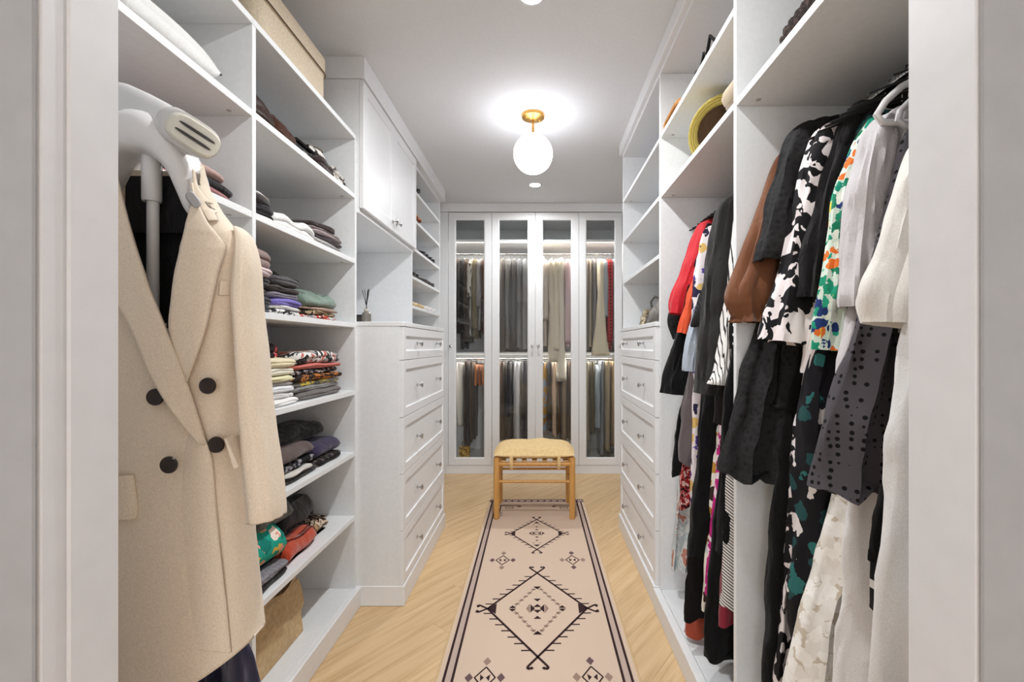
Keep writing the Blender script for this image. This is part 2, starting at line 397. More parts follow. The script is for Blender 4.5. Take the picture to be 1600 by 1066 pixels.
def dresser(side, lab):
    """side -1 = on the left wall, +1 = on the right"""
    fx = -.671 if side < 0 else .577                # plane of the drawer faces
    bx = fx + side * .0205                          # carcass front
    back = LB if side < 0 else 1.19
    x0, x1 = min(bx, back), max(bx, back)
    d = thing('dresser', lab, 'dresser', ((x0+x1)/2, Y2, 0), 'white five-drawer dressers')
    part('body', MB().box(x0, x1, Y2 + .006, Y3 - .006, .06, 1.385, .0015), WHITE, d)
    ct = (min(bx + (-side)*.0225, back), max(bx + (-side)*.0225, back))
    part('top', MB().box(ct[0], ct[1], Y2 + .004, Y3 - .004, 1.3855, 1.408, .002), WHITE, d)
    k0, k1 = (x0, bx + .026) if side < 0 else (bx - .031, x1)
    part('kick_board', MB().box(k0 if side > 0 else x0 + .2, k1 if side < 0 else x1 - .2, Y2 + .002, Y3 - .002, 0, .1, .003), LACQ, d)
    w = Y3 - Y2 - .016
    for z0, z1 in DZ:
        kn = [(w/2 - .235, (z1-z0)/2), (w/2 + .235, (z1-z0)/2)]
        if side < 0: front('drawer', d, (fx, Y2 + .008, z0), PI/2, w, z1 - z0, kn, .044)
        else: front('drawer', d, (fx, Y3 - .008, z0), -PI/2, w, z1 - z0, kn, .044)
    return d
dresser(-1, 'white five-drawer dresser below the closed wall cabinet, diffuser bottle on top')
dresser(1, 'white five-drawer dresser below open shelves holding a silver handbag')

# wall cabinet over the left dresser
wc = thing('wall_cabinet', 'white two-door wall cabinet hung above the dresser with the diffuser', 'cabinet', (-1.1, Y2, 1.97))
part('side_panel', MB().box(LB, -.8895, Y2 + .0065, Y2 + .0065 + T, 1.975, 2.61, .0012), WHITE, wc)
part('side_panel', MB().box(LB, -.8895, Y3 - .026, Y3 - .007, 1.975, 2.61, .0012), WHITE, wc)
part('bottom_board', MB().box(LB, -.8895, Y2 + .0065, Y3 - .007, 1.948, 1.974, .0012), WHITE, wc)
part('top_board', MB().box(LB, -.8895, Y2 + .026, Y3 - .027, 2.59, 2.609), WHITE, wc)
part('back_panel', MB().box(LB - .003, LB + .004, Y2 + .007, Y3 - .007, 1.409, 2.6), WHITE, wc)
wd = (Y3 - Y2 - .016)/2
front('door', wc, (-.868, Y2 + .006, 1.972), PI/2, wd - .0015, .632, [(wd - .035, .055)], .055)
front('door', wc, (-.868, Y2 + .008 + wd, 1.972), PI/2, wd - .0015, .632, [(.032, .055)], .055)
# shoe tower beyond
st = thing('shoe_shelf_tower', 'white shoe shelf tower between the wall cabinet and the glazed wardrobe', 'shelves', (-1.1, Y3, 0))
part('side_panel', MB().box(LB, LF, Y3 - .005, Y3 + .014, 0, 2.61, .0012), WHITE, st)
part('side_panel', MB().box(LB, LF, Y4 - T, Y4, 0, 2.61, .0012), WHITE, st)
part('back_panel', MB().box(LB - .003, LB + .004, Y3 + .015, Y4 - T, .1, 2.6), WHITE, st)
part('top_board', MB().box(LB, LF + .001, Y3 + .015, Y4 - T - .001, 2.588, 2.61, .0012), WHITE, st)
SHOEZ = [2.425, 2.212, 2.0, 1.79, 1.577, 1.365, 1.15, .94, .52, .10]
for z in SHOEZ: shelf(st, LB + .004, LF - .001, Y3 + .015, Y4 - T - .001, z, LF - .04, pins=z > 1.3)
part('kick_board', MB().box(LF - .03, LF + .004, Y3 + .016, Y4 - T - .002, 0, .075), LACQ, st)
# cornices to the ceiling
struct('trim_4', MB().box(LB, -.862, Y2 + .002, Y4 + .03, 2.612, ZC, .002), LACQ)
# right: near and middle hanging bays, shelf tower on the dresser
RF, RB = .595, 1.192
YD1, YD2 = 1.38, 2.22
hb = thing('hanging_bay', 'white long-hanging bay nearest the doorway, full of black and floral dresses', 'shelves', (.9, .52, 0), 'open hanging bays')
part('side_panel', MB().box(RF, RB, .50, .519, 0, 2.62, .0012), WHITE, hb)
part('side_panel', MB().box(RF, RB, YD1 - .0095, YD1 + .0095, .02, 2.62, .0012), WHITE, hb)
part('back_panel', MB().box(RB - .002, RB + .006, .52, YD1 - .01, .05, 2.62), WHITE, hb)
shelf(hb, RF + .001, RB - .003, .52, YD1 - .0105, 2.034, RF + .05)
part('bottom_board', MB().box(RF + .002, RB - .003, .52, YD1 - .0105, .075, .097, .0012), WHITE, hb)
part('kick_board', MB().box(RF - .032, RF + .001, .50, YD1 + .001, 0, .097, .003), LACQ, hb)
part('hanging_rail', MB().tube([(.90, .521, 1.955), (.90, YD1 - .011, 1.955)], .0125, 14), CHROME, hb, .8)
hb2 = thing('hanging_bay', 'white hanging bay between the drawers and the long dresses, straw hat on top shelf', 'shelves', (.9, YD1, 0), 'open hanging bays')
part('side_panel', MB().box(RF, RB, YD2, YD2 + T, .02, 2.62, .0012), WHITE, hb2)
part('back_panel', MB().box(RB - .002, RB + .006, YD1 + .011, YD2, .05, 2.62), WHITE, hb2)
for z in (2.034, 2.325): shelf(hb2, RF + .001, RB - .003, YD1 + .0105, YD2 - .001, z, RF + .05)
part('bottom_board', MB().box(RF + .002, RB - .003, YD1 + .0105, YD2 - .001, .075, .097, .0012), WHITE, hb2)
part('kick_board', MB().box(RF - .032, RF + .001, YD1 + .002, YD2 + .02, 0, .097, .003), LACQ, hb2)
part('hanging_rail', MB().tube([(.90, YD1 + .011, 1.955), (.90, YD2 - .001, 1.955)], .0125, 14), CHROME, hb2, .8)
tw = thing('shelf_tower', 'white open shelves above the drawers, between wardrobe and hanging clothes', 'shelves', (.9, Y3, 1.41))
part('side_panel', MB().box(RF, RB, Y3 - T - .003, Y3 - .003, 1.409, 2.62, .0012), WHITE, tw)
part('side_panel', MB().box(RF, RB, YD2 + T + .001, YD2 + T + .011, 1.409, 2.62, .0012), WHITE, tw)
part('back_panel', MB().box(RB - .002, RB + .006, YD2 + T + .012, Y3 - .004, 1.409, 2.62), WHITE, tw)
for z in (1.745, 2.034, 2.32): shelf(tw, RF + .001, RB - .003, YD2 + T + .0115, Y3 - T - .0035, z, RF + .05)
struct('trim_5', MB().box(RF - .022, RB, .50, Y3 + .01, 2.642, ZC, .002).box(RF, RB, .50, Y3 - .003, 2.6205, 2.6415, .001), LACQ)

# ---------------------------------------------------------------- glazed wardrobe across the end
WY = 4.56
wr = thing('glazed_wardrobe', 'white wardrobe with four tall glazed doors across the end of the closet', 'wardrobe', (-.03, WY, 0))
part('side_panel', MB().box(-1.02, -1.001, WY + .0225, YB - .01, .088, 2.62), WHITE, wr)
part('side_panel', MB().box(.846, .865, WY + .0225, YB - .01, .088, 2.62), WHITE, wr)
part('partition', MB().box(-.051, -.032, WY + .03, YB - .02, .12, 2.60), WHITE, wr)
part('back_panel', MB().box(-1.0, .845, YB - .018, YB - .008, .088, 2.62), WHITE, wr)
part('bottom_board', MB().box(-1.0, .845, WY + .0225, YB - .02, .09, .115), WHITE, wr)
part('top_board', MB().box(-1.0, .845, WY + .0225, YB - .02, 2.605, 2.627), WHITE, wr)
part('filler_strip', MB().box(-1.0, -.912, WY, WY + .02, .088, 2.628, .0015), LACQ, wr)
part('kick_board', MB().box(-1.02, .865, WY + .004, WY + .024, 0, .086, .002), LACQ, wr)
part('cornice', MB().box(-1.02, .865, WY - .004, WY + .022, 2.632, ZC - .001, .002), LACQ, wr)
for xa, xb in ((-1.0, -.0515), (-.0315, .845)):
    part('shelf', MB().box(xa + .001, xb - .001, WY + .06, YB - .02, 2.345, 2.367, .001), WHITE, wr)
    part('shelf', MB().box(xa + .001, xb - .001, WY + .14, YB - .02, 1.20, 1.222, .001), WHITE, wr)
    for yy, z, pw in ((WY + .085, 2.3435, 5), (WY + .165, 1.1985, 4)):            # added fill strips under the shelves, brightening the clothes behind the glass
        part('fill_light_strip', MB().box(xa + .04, xb - .04, yy - .006, yy + .006, z, z + .0022), STRIPM, wr)
        lamp('fill_strip_beam', 'AREA', ((xa + xb)/2, yy, z - .003), pw, (1, .95, .88), xb - xa - .1, rot=(math.radians(12), 0, 0), size_y=.012)
    for z in (2.27, 1.15): part('hanging_rail', MB().tube([(xa + .001, 4.87, z), (xb - .001, 4.87, z)], .0125, 12), CHROME, wr, .8)
DW, DH, DB = .4335, 2.535, .076
def door_frame():
    rs = []
    e = .0015; t = .022
    for (i, y) in ((DB, t), (0, t), (0, e), (e, 0), (DB - .010, 0), (DB - .003, .004), (DB, .006), (DB, t)):
        rs.append([(i, y, i), (DW - i, y, i), (DW - i, y, DH - i), (i, y, DH - i)])
    return MB().rings(rs)
DF = mesh('door', door_frame(), LACQ); PN = mesh('pane', MB().box(DB - .004, DW - DB + .004, .0105, .0145, DB - .004, DH - DB + .004), GLASS)
for i, kx in enumerate((.027, DW - .027, .027, DW - .027)):
    d = link('door', DF, wr, (-.9085 + i * .4368 + .03, 0, .0895)); link('pane', PN, d); knob(d, kx, 1.285 - .0895)

# ---------------------------------------------------------------- lights as objects
gx, gy = -.036, 2.82
g = thing('ceiling_light', 'round opal globe ceiling light on a brass stem over the rug', 'ceiling light', (gx, gy, ZC))
cn = part('canopy', MB().lathe([(.072, 0), (.072, -.012), (.070, -.018), (.030, -.030), (.012, -.034)], c=(gx, gy, ZC), n=40), BRASS, g, .6)
for a in (.5, .5 + PI): part('screw', MB().lathe([(.005, 0), (.006, -.004), (.003, -.006)], c=(gx + .047*math.cos(a), gy + .047*math.sin(a), ZC - .0235), n=10), BRASS, cn, .6)
part('stem', MB().lathe([(.0075, -.034), (.0075, -.105), (.011, -.107), (.011, -.117), (.02, -.118), (.02, -.124)], c=(gx, gy, ZC), n=20), BRASS, g, .6)
part('globe', MB().sphere((gx, gy, ZC - .242), .121, 48, 28), OPAL, g, 'all')
for (x, y, p), lab in zip(DOWN, ['recessed downlight in the ceiling just beyond the globe', 'recessed downlight in the ceiling before the globe, above the rug', 'recessed downlight in the ceiling between the blazer and the dresses']):
    d = thing('downlight', lab, 'ceiling light', (x, y, ZC), 'recessed downlights')
    part('trim_ring', MB().lathe([(.058, 0), (.058, -.003), (.048, -.005), (.047, -.001)], c=(x, y, ZC), n=32), JAMBM, d, .6)
    part('lens', MB().lathe([(.046, -.0012), (.046, -.003), (.02, -.0036)], c=(x, y, ZC), n=32), LENS, d, .6)
for x, y in [(-.68, -1.3), (-.78, -4.8)]:
    struct('trim_6', MB().lathe([(.075, -.001), (.075, -.005), (.03, -.006)], c=(x, y, ZC), n=24), LENS)

# ---------------------------------------------------------------- rug
def rugmat(name, c0, c1):
    m, ns, ls, b = base_mat(name, c0, .95); b.inputs['Specular IOR Level'].default_value = .1
    v = coords(ns, ls, (1, 1, 1)); n = nd(ns, 'ShaderNodeTexNoise'); n.inputs['Scale'].default_value = 7; n.inputs['Detail'].default_value = 6; ls.new(v, n.inputs['Vector'])
    v2 = coords(ns, ls, (60, 420, 60)); f = nd(ns, 'ShaderNodeTexNoise'); f.inputs['Scale'].default_value = 1.0; f.inputs['Detail'].default_value = 3; ls.new(v2, f.inputs['Vector'])
    mx = nd(ns, 'ShaderNodeMath', operation='ADD'); ls.new(n.outputs[0], mx.inputs[0]); ls.new(f.outputs[0], mx.inputs[1])
    ls.new(ramp(ns, ls, mx.outputs[0], [(.38, c1), (.62, c0)]), b.inputs['Base Color']); r = mx.outputs[0]
    bump(ns, ls, b, f.outputs[0], .4, .002); return m
RUGM = rugmat('rug_pale_rose_weave', '#d3bca8', '#c5ac99'); RUGD = rugmat('rug_dark_yarn', '#3b2a2c', '#4a383a'); RUGA = rugmat('rug_taupe_yarn', '#9a8375', '#877066'); RUGE = rugmat('rug_edge_binding', '#cfb183', '#c0a070'); RUGB = rugmat('rug_border_yarn', '#6a5557', '#584446')
RY0, RW, RL = 2.44, .79, 2.70
rug = link('rug', mesh('rug', MB().box(-RW/2, RW/2, -RL/2, RL/2, 0, .007, .003), RUGM), None, (-.009, RY0, .0005), math.radians(.45))
tag(rug, 'long pale runner rug with dark tribal diamonds down the corridor', 'rug'); ROOT['rug'] = (0, 0, 0)
ZR = .0073
def seg(mb, p, q, w, h=.0007):
    dx, dy = q[0]-p[0], q[1]-p[1]; L = math.hypot(dx, dy) or 1; nx, ny = -dy/L*w/2, dx/L*w/2
    mb.rings([[(p[0]-nx, p[1]-ny, z), (q[0]-nx, q[1]-ny, z), (q[0]+nx, q[1]+ny, z), (p[0]+nx, p[1]+ny, z)] for z in (ZR - .0004, ZR + h)], cap1=True)
def poly(mb, pts, h=.0007):
    a = sum(pts[i][0]*pts[(i+1) % len(pts)][1] - pts[(i+1) % len(pts)][0]*pts[i][1] for i in range(len(pts)))
    if a < 0: pts = pts[::-1]
    mb.rings([[(x, y, z) for x, y in pts] for z in (ZR - .0004, ZR + h)], cap1=True)
def rpart(name, mb, m, label=None):
    o = link(name, mesh(name, mb, m), rug)
    if label: o['label'] = label
yo = lambda Y: Y - RY0
for sx in (-1, 1):
    for off in (.033, .066):
        mb = MB(); seg(mb, (sx*(RW/2 - off), -RL/2 + .05), (sx*(RW/2 - off), RL/2 - .055), .0105); rpart('border_stripe', mb, RUGD)
    mb = MB(); poly(mb, [(sx*(RW/2 - .040), -RL/2 + .05), (sx*(RW/2 - .059), -RL/2 + .05), (sx*(RW/2 - .059), RL/2 - .055), (sx*(RW/2 - .040), RL/2 - .055)], .0003)
    rpart('border_band', mb, rugmat('rug_mauve_band', '#bda79c', '#ab938b'))
    mb = MB(); seg(mb, (sx*(RW/2 - .006), -RL/2), (sx*(RW/2 - .006), RL/2), .006); rpart('edge_binding', mb, RUGE)
for sy in (-1, 1):
    mb = MB(); y = sy*(RL/2 - .045); seg(mb, (-RW/2 + .01, y), (RW/2 - .01, y), .05); rpart('end_band', mb, RUGB)
    mb = MB(); x = -RW/2 + .045
    while x < RW/2 - .03: poly(mb, [(x, y - .009), (x + .036, y - .009), (x + .036, y + .009), (x, y + .009)], .0012); x += .053
    rpart('end_band_bar', mb, RUGM)
    mb = MB(); x = -RW/2 + .02
    while x < RW/2 - .015: poly(mb, [(x, y + sy*.026), (x + .007, y + sy*.026), (x + .007, y + sy*.044), (x, y + sy*.044)]); x += .0155
    rpart('end_comb', mb, RUGD)
def hook(mb, c, ux, uy, s, w):
    """a pair of ram's horn hooks leaving C along (ux, uy)"""
    vx_, vy_ = -uy, ux
    for k in (-1, 1):
        pts = [(c[0], c[1]), (c[0] + ux*s + vx_*s*.72*k, c[1] + uy*s + vy_*s*.72*k), (c[0] + ux*s*1.28 + vx_*s*.86*k, c[1] + uy*s*1.28 + vy_*s*.86*k),
               (c[0] + ux*s*1.40 + vx_*s*.62*k, c[1] + uy*s*1.40 + vy_*s*.62*k), (c[0] + ux*s*1.22 + vx_*s*.40*k, c[1] + uy*s*1.22 + vy_*s*.40*k)]
        for i, (a, b) in enumerate(zip(pts, pts[1:])): seg(mb, a, b, w * (1.25 if i > 1 else 1))
def medallion(cy, hw, hh, big):
    d = MB(); c = [(0, cy + hh), (hw, cy), (0, cy - hh), (-hw, cy)]; lw = .0105 if big else .0085
    for a, b in zip(c, c[1:] + c[:1]):
        seg(d, a, b, lw)
        n = 7 if big else 6
        for i in range(n):
            t = (i + .9) / (n + .8); x = a[0] + (b[0]-a[0])*t; y = a[1] + (b[1]-a[1])*t
            sg = 1 if (a[0] + b[0]) > 0 else -1
            seg(d, (x, y), (x + sg*(.042 if big else .030), y), .007 if big else .0055)
    s = .050 if big else .036
    hook(d, (0, cy + hh), 0, 1, s, lw); hook(d, (0, cy - hh), 0, -1, s, lw); hook(d, (hw, cy), 1, 0, s*.72, lw); hook(d, (-hw, cy), -1, 0, s*.72, lw)
    tw_ = hw*.17
    for sx in (-1, 1): poly(d, [(sx*hw, cy), (sx*(hw - tw_), cy + tw_*hh/hw*.75), (sx*(hw - tw_*1.05), cy - tw_*hh/hw*.75)])
    a_ = MB(); tri = lambda mb, x, y, r, up: poly(mb, [(x - r, y), (x + r, y), (x, y + r*1.25*up)])
    if big:
        iw, ih = hw*.50, hh*.58
        q = [(0, ih), (iw, 0), (0, -ih), (-iw, 0)]
        for p0, p1 in zip(q, q[1:] + q[:1]):
            for i in range(1, 6):
                t = i/6; x = p0[0] + (p1[0]-p0[0])*t; y = cy + p0[1] + (p1[1]-p0[1])*t; tri(a_, x, y, .0135, 1 if y > cy else -1)
            seg(a_, (p0[0], cy + p0[1]), (p1[0], cy + p1[1]), .003)
        for sx in (-1, 1): tri(d, sx*iw, cy + .004, .017, 1); tri(d, sx*iw, cy - .004, .017, -1)
        tri(d, 0, cy + ih, .02, -1); tri(d, 0, cy - ih, .02, 1)
        for k, z in ((1, .012), (-1, -.012)): tri(d, 0, cy + z, .020, k); tri(d, 0, cy + z*7.0, .018, -k)
        for sx in (-1, 1): poly(d, [(sx*.012, cy), (sx*.034, cy + .034), (sx*.034, cy - .034)]); poly(a_, [(sx*.055, cy), (sx*.037, cy + .04), (sx*.037, cy - .04)])
    else:
        for k in (1, -1):
            tri(d, 0, cy + k*hh*.72, .021, k); tri(d, 0, cy + k*hh*.22, .014, k); tri(d, 0, cy + k*hh*.44, .010, k)
            for sx in (-1, 1):
                for i in (1, 2): tri(a_, sx*.021*i, cy + k*(hh*.46 + .034*i), .009, k)
        for sx in (-1, 1):
            poly(d, [(sx*.055, cy), (sx*.038, cy + .018), (sx*.034, cy - .018)]); poly(d, [(sx*.006, cy), (sx*.028, cy + .014), (sx*.028, cy - .014)])
        for k in (1, -1): seg(d, (-.038, cy + k*.020), (.038, cy + k*.020), .006)
    rpart('diamond_medallion', d, RUGD); rpart('medallion_accent', a_, RUGA)
medallion(yo(3.10), .178, .245, False); medallion(yo(2.215), .243, .345, True); medallion(yo(1.33), .178, .245, False)
def small(x, y, flip):
    d = MB(); hw, hh = .040, .058; c = [(x, y + hh), (x + hw, y), (x, y - hh), (x - hw, y)]
    for a, b in zip(c, c[1:] + c[:1]): seg(d, a, b, .0055)
    for sx in (-1, 1): poly(d, [(x + sx*.004, y), (x + sx*.020, y + .017), (x + sx*.017, y - .017)])
    rpart('small_diamond', d, RUGD)
    for i, (dx, dy) in enumerate(((0, 1), (1, 0), (0, -1), (-1, 0))):
        m = MB(); px, py = x + dx*(hw + .022), y + dy*(hh + .032)
        poly(m, [(px, py + .024), (px + .016, py), (px, py - .024), (px - .016, py)]); rpart('small_diamond_tip', m, RUGB if (i + flip) % 2 == 0 else RUGA)
for yy in (2.715, 1.755):
    small(-.205, yo(yy), 1); small(.212, yo(yy), 0)
for sx in (-1, 1):
    d = MB(); x, y = sx*.285, yo(3.62)
    seg(d, (x, y - .22), (x, y + .02), .009); seg(d, (x, y + .02), (x - sx*.14, y + .02), .009); seg(d, (x - sx*.14, y + .02), (x - sx*.16, y - .01), .011); seg(d, (x - sx*.16, y - .01), (x - sx*.13, y - .015), .009)
    for i in range(3): seg(d, (x - .02, y - .13 - i*.035), (x + .025, y - .13 - i*.035), .008)
    q = [(x - sx*.04, y - .05), (x - sx*.10, y - .05), (x - sx*.10, y - .015), (x - sx*.04, y - .015)]
    for a, b in zip(q, q[1:] + q[:1]): seg(d, a, b, .005)
    rpart('corner_motif', d, RUGD)

# ---------------------------------------------------------------- bench
SUEDE = paint('pale_tan_suede', '#dfc08a', .8, 60, .05)
bn = thing('bench', 'low honey wood bench with a tan cushion, standing on the rug end', 'bench', (-.035, 3.54, .0075))
LX = {(0, 0): (-.313, 3.365), (1, 0): (.247, 3.365), (0, 1): (-.318, 3.715), (1, 1): (.242, 3.715)}
for k_, (x, y) in LX.items():
    part('leg', MB().lathe([(.019, .0085), (.0215, .012), (.0225, .24), (.0225, .455), (.0205, .463), (.012, .468)], c=(x, y, 0), n=20), BENCHW, bn, .6)
def rail(name, a, b, z, r): part(name, MB().tube([(*a, z), (*b, z)], r, 14), BENCHW, bn, .8)
for a, b in (((0, 0), (1, 0)), ((0, 1), (1, 1))): rail('seat_rail', LX[a], LX[b], .412, .0175)
for a, b in (((0, 0), (0, 1)), ((1, 0), (1, 1))): rail('seat_rail', LX[a], LX[b], .432, .0165)
for a, b in (((0, 0), (1, 0)), ((0, 1), (1, 1))): rail('stretcher', LX[a], LX[b], .282, .010)
for a, b in (((0, 0), (0, 1)), ((1, 0), (1, 1))): rail('stretcher', LX[a], LX[b], .245, .010)
for i in range(7):
    x = -.262 + i * .0765
    part('webbing_strap', MB().box(x - .018, x + .018, 3.352, 3.728, .4335, .4385, .001), SUEDE, bn)
for i in range(4):
    y = 3.43 + i*.075; part('webbing_strap', MB().box(-.325, .255, y - .017, y + .017, .4395, .4445, .001), SUEDE, bn)
def cushion(cx, cy, z0, a, b, h, n=26):
    mb = MB(); rs = []
    for i in range(n + 1):
        t = -1 + 2*i/n; ring = []
        k = max(0, 1 - abs(t)**3.2) ** .55
        for j in range(44):
            th = 2*PI*j/44; c, s = math.cos(th), math.sin(th)
            x = math.copysign(abs(c)**.42, c)*a; y = math.copysign(abs(s)**.42, s)*b
            pinch = 1 + .05*(abs(c*s)*2)**3
            e = .80 + .20*k
            zz = h*.5*(1 + (t if t < 0 else t))
            d = (abs(x/a)**4 + abs(y/b)**4)
            z = z0 + h*.5 + t*h*.5
            ring.append((cx + x*k_edge(t)*pinch, cy + y*k_edge(t)*pinch, z))
        rs.append(ring)
    return rs
def k_edge(t): return max(.02, (1 - abs(t)**2.6)) ** .45
def pillow(cx, cy, z0, a, b, h, nx=30, ny=24, seed=1, flat=.35):
    """cushion grown from a grid: thick in the middle, thin pinched seam along its edge"""
    mb = MB(); top = []; bot = []
    for j in range(ny + 1):
        for i in range(nx + 1):
            u, v = -1 + 2*i/nx, -1 + 2*j/ny
            x = u*a*(1 - .045*(1 - u*u)*0 - .05*(1 - v*v)*(-1) * 0 + .0) ; y = v*b
            x = u*(a - .014*(1 - v*v)*1.0*-1*(abs(u)**6) - .0); 
            k = (max(0, 1 - abs(u)**3.4)*max(0, 1 - abs(v)**3.4)) ** .5
            wv = mnoise.noise(Vector((x*9, y*9, seed)))*.012*k
            sag = -.006*(1-u*u)*(1-v*v)
            top.append((cx + x, cy + y, z0 + h*flat + h*(1 - flat)*k + wv + sag)); bot.append((cx + x, cy + y, z0 + h*flat - h*flat*k))
    n = nx + 1; N = len(top); fs = []
    for j in range(ny):
        for i in range(nx):
            q = (j*n+i, j*n+i+1, (j+1)*n+i+1, (j+1)*n+i); fs.append(q); fs.append(tuple(N + t for t in q[::-1]))
    rim = [i for i in range(n)] + [j*n + nx for j in range(1, ny+1)] + [ny*n + i for i in range(nx - 1, -1, -1)] + [j*n for j in range(ny - 1, 0, -1)]
    for a_, b_ in zip(rim, rim[1:] + rim[:1]): fs.append((b_, a_, N + a_, N + b_))
    return mb.add(top + bot, fs)
cu = part('cushion', pillow(-.036, 3.535, .445, .292, .205, .105, seed=4), SUEDE, bn, 'all')
for x in (-.203, .148):
    part('tie_strap', MB().tube([(x, 3.335, .478), (x, 3.328, .45), (x, 3.336, .398), (x, 3.352, .378), (x, 3.371, .376), (x, 3.391, .388), (x, 3.394, .425), (x, 3.388, .45)], [(.0125, .003)]*8, 10), SUEDE, bn, .8)

# ---------------------------------------------------------------- cloth builders
def catmull(rows, n):
    out = []; m = len(rows) - 1
    for i in range(n + 1):
        t = i*m/n; k = min(int(t), m - 1); f = t - k
        p0, p1, p2, p3 = rows[max(k-1, 0)], rows[k], rows[k+1], rows[min(k+2, m)]
        out.append(tuple(.5*((2*b) + (c - a)*f + (2*a - 5*b + 4*c - d)*f*f + (3*b - a - 3*c + d)*f**3) for a, b, c, d in zip(p0, p1, p2, p3)))
    return out
def ridged(x, y, z):
    return 1 - 2.2*abs(mnoise.noise(Vector((x, y, z))))
def spow(v, e): return math.copysign(abs(v)**e, v)
def body_rings(Y, rows, amp=.012, nf=4, seed=0, n=40, nt=60, e=.75, tilt=0, crumple=.008, skew=0):
    """rows: (z, x_left, x_right, half depth) from the neck down to the hem"""
    rs = []; R_ = random.Random(seed); ph, ph2 = R_.uniform(0, 6), R_.uniform(0, 6)
    for i, (z, xl, xr, b) in enumerate(catmull(rows, n)):
        t = i/n; g = min(1, t*1.6)**1.3; cx, a = (xl+xr)/2, (xr-xl)/2; ring = []
        for j in range(nt):
            th = 2*PI*j/nt; c, s = math.cos(th), math.sin(th)
            x = cx + a*spow(c, e); y = Y + b*spow(s, e)
            u = (x - xl)/max(a*2, .01)
            fp = nf*2*PI*u + ph + .9*math.sin(2.2*t + ph2); y += amp*1.15*g*(math.sin(fp) + .35*math.sin(2*fp + 1)) + amp*.5*g*math.sin(nf*1.7*2*PI*u + ph2 + t)
            nz = mnoise.noise(Vector((x*11 + seed*3.1, s*1.5 + seed, z*7)))
            y += crumple*nz*1.4 + math.copysign(1, s)*.9*crumple*g*ridged(x*13 + seed, seed*2.3 + (1 if s > 0 else 0), z*2.6 + x*3); x += crumple*(mnoise.noise(Vector((z*9, seed + s*2, x*6)))*1.2 + mnoise.noise(Vector((z*26, seed + s*3, x*14)))*.6)
            zz = z - tilt*t*t*(x - cx) + (.010*g*math.sin(nf*2*PI*u + ph) if i > n - 3 else 0)
            ring.append((x, y + skew*(x - cx), zz))
        rs.append(ring)
    return rs
def close_hem(rs, up=.03, k=.9):
    last = rs[-1]; n = len(last); c = [sum(p[q] for p in last)/n for q in range(3)]
    return rs + [[(c[0] + (p[0]-c[0])*k, c[1] + (p[1]-c[1])*k, p[2] + up*.3) for p in last], [(c[0] + (p[0]-c[0])*k*.8, c[1] + (p[1]-c[1])*k*.8, p[2] + up) for p in last]]
def sleeve_rings(pts, seed=0, n=46, nt=34, amp=.008, gather=0, ridge=1.0):
    """pts: (x, y, z, rx, ry) from shoulder to cuff; rings stay level-ish so the cuff reads as an opening"""
    R_ = random.Random(seed*7 + 3); ph = R_.uniform(0, 6); rs = []
    cs = catmull(pts, n)
    for i, (x, y, z, rx, ry) in enumerate(cs):
        t = i/n; a, b = cs[max(i-1, 0)], cs[min(i+1, n)]
        d = Vector((b[0]-a[0], b[1]-a[1], b[2]-a[2])).normalized()
        ax = Vector((0, 1, 0)).cross(d); ax = ax.normalized() if ax.length > .01 else Vector((1, 0, 0)); ay = d.cross(ax)
        if ax.x < 0: ax = -ax
        ring = []
        for j in range(nt):
            th = 2*PI*j/nt; c, s = math.cos(th), math.sin(th)
            f = 1 + ridge*(.09*math.sin(3*th + ph + 3*t) + .05*math.sin(5*th - ph + 2*t) + .035*math.sin(15*t + ph + 2*th) + .11*mnoise.noise(Vector((c*1.6 + seed, s*1.6, t*5))))
            if gather: f += gather*math.sin(11*th + ph)*(math.exp(-((t - .97)/.14)**2))
            p = Vector((x, y, z)) + ax*(rx*spow(c, .85)*f) + Vector((0, 1, 0))*(ry*spow(s, .85)*f)
            rd = amp*1.3*ridged(c*2.5 + seed*1.3, s*2.5, z*3.4 + c*1.4)*min(1, t*3); p = p + ax*(rd*c) + Vector((0, 1, 0))*(rd*s); w_ = amp*.8*mnoise.noise(Vector((p.x*14 + seed, p.y*14, p.z*12)))
            ring.append((p.x + w_, p.y + w_, p.z))
        rs.append(ring)
    return rs
GN = [0]
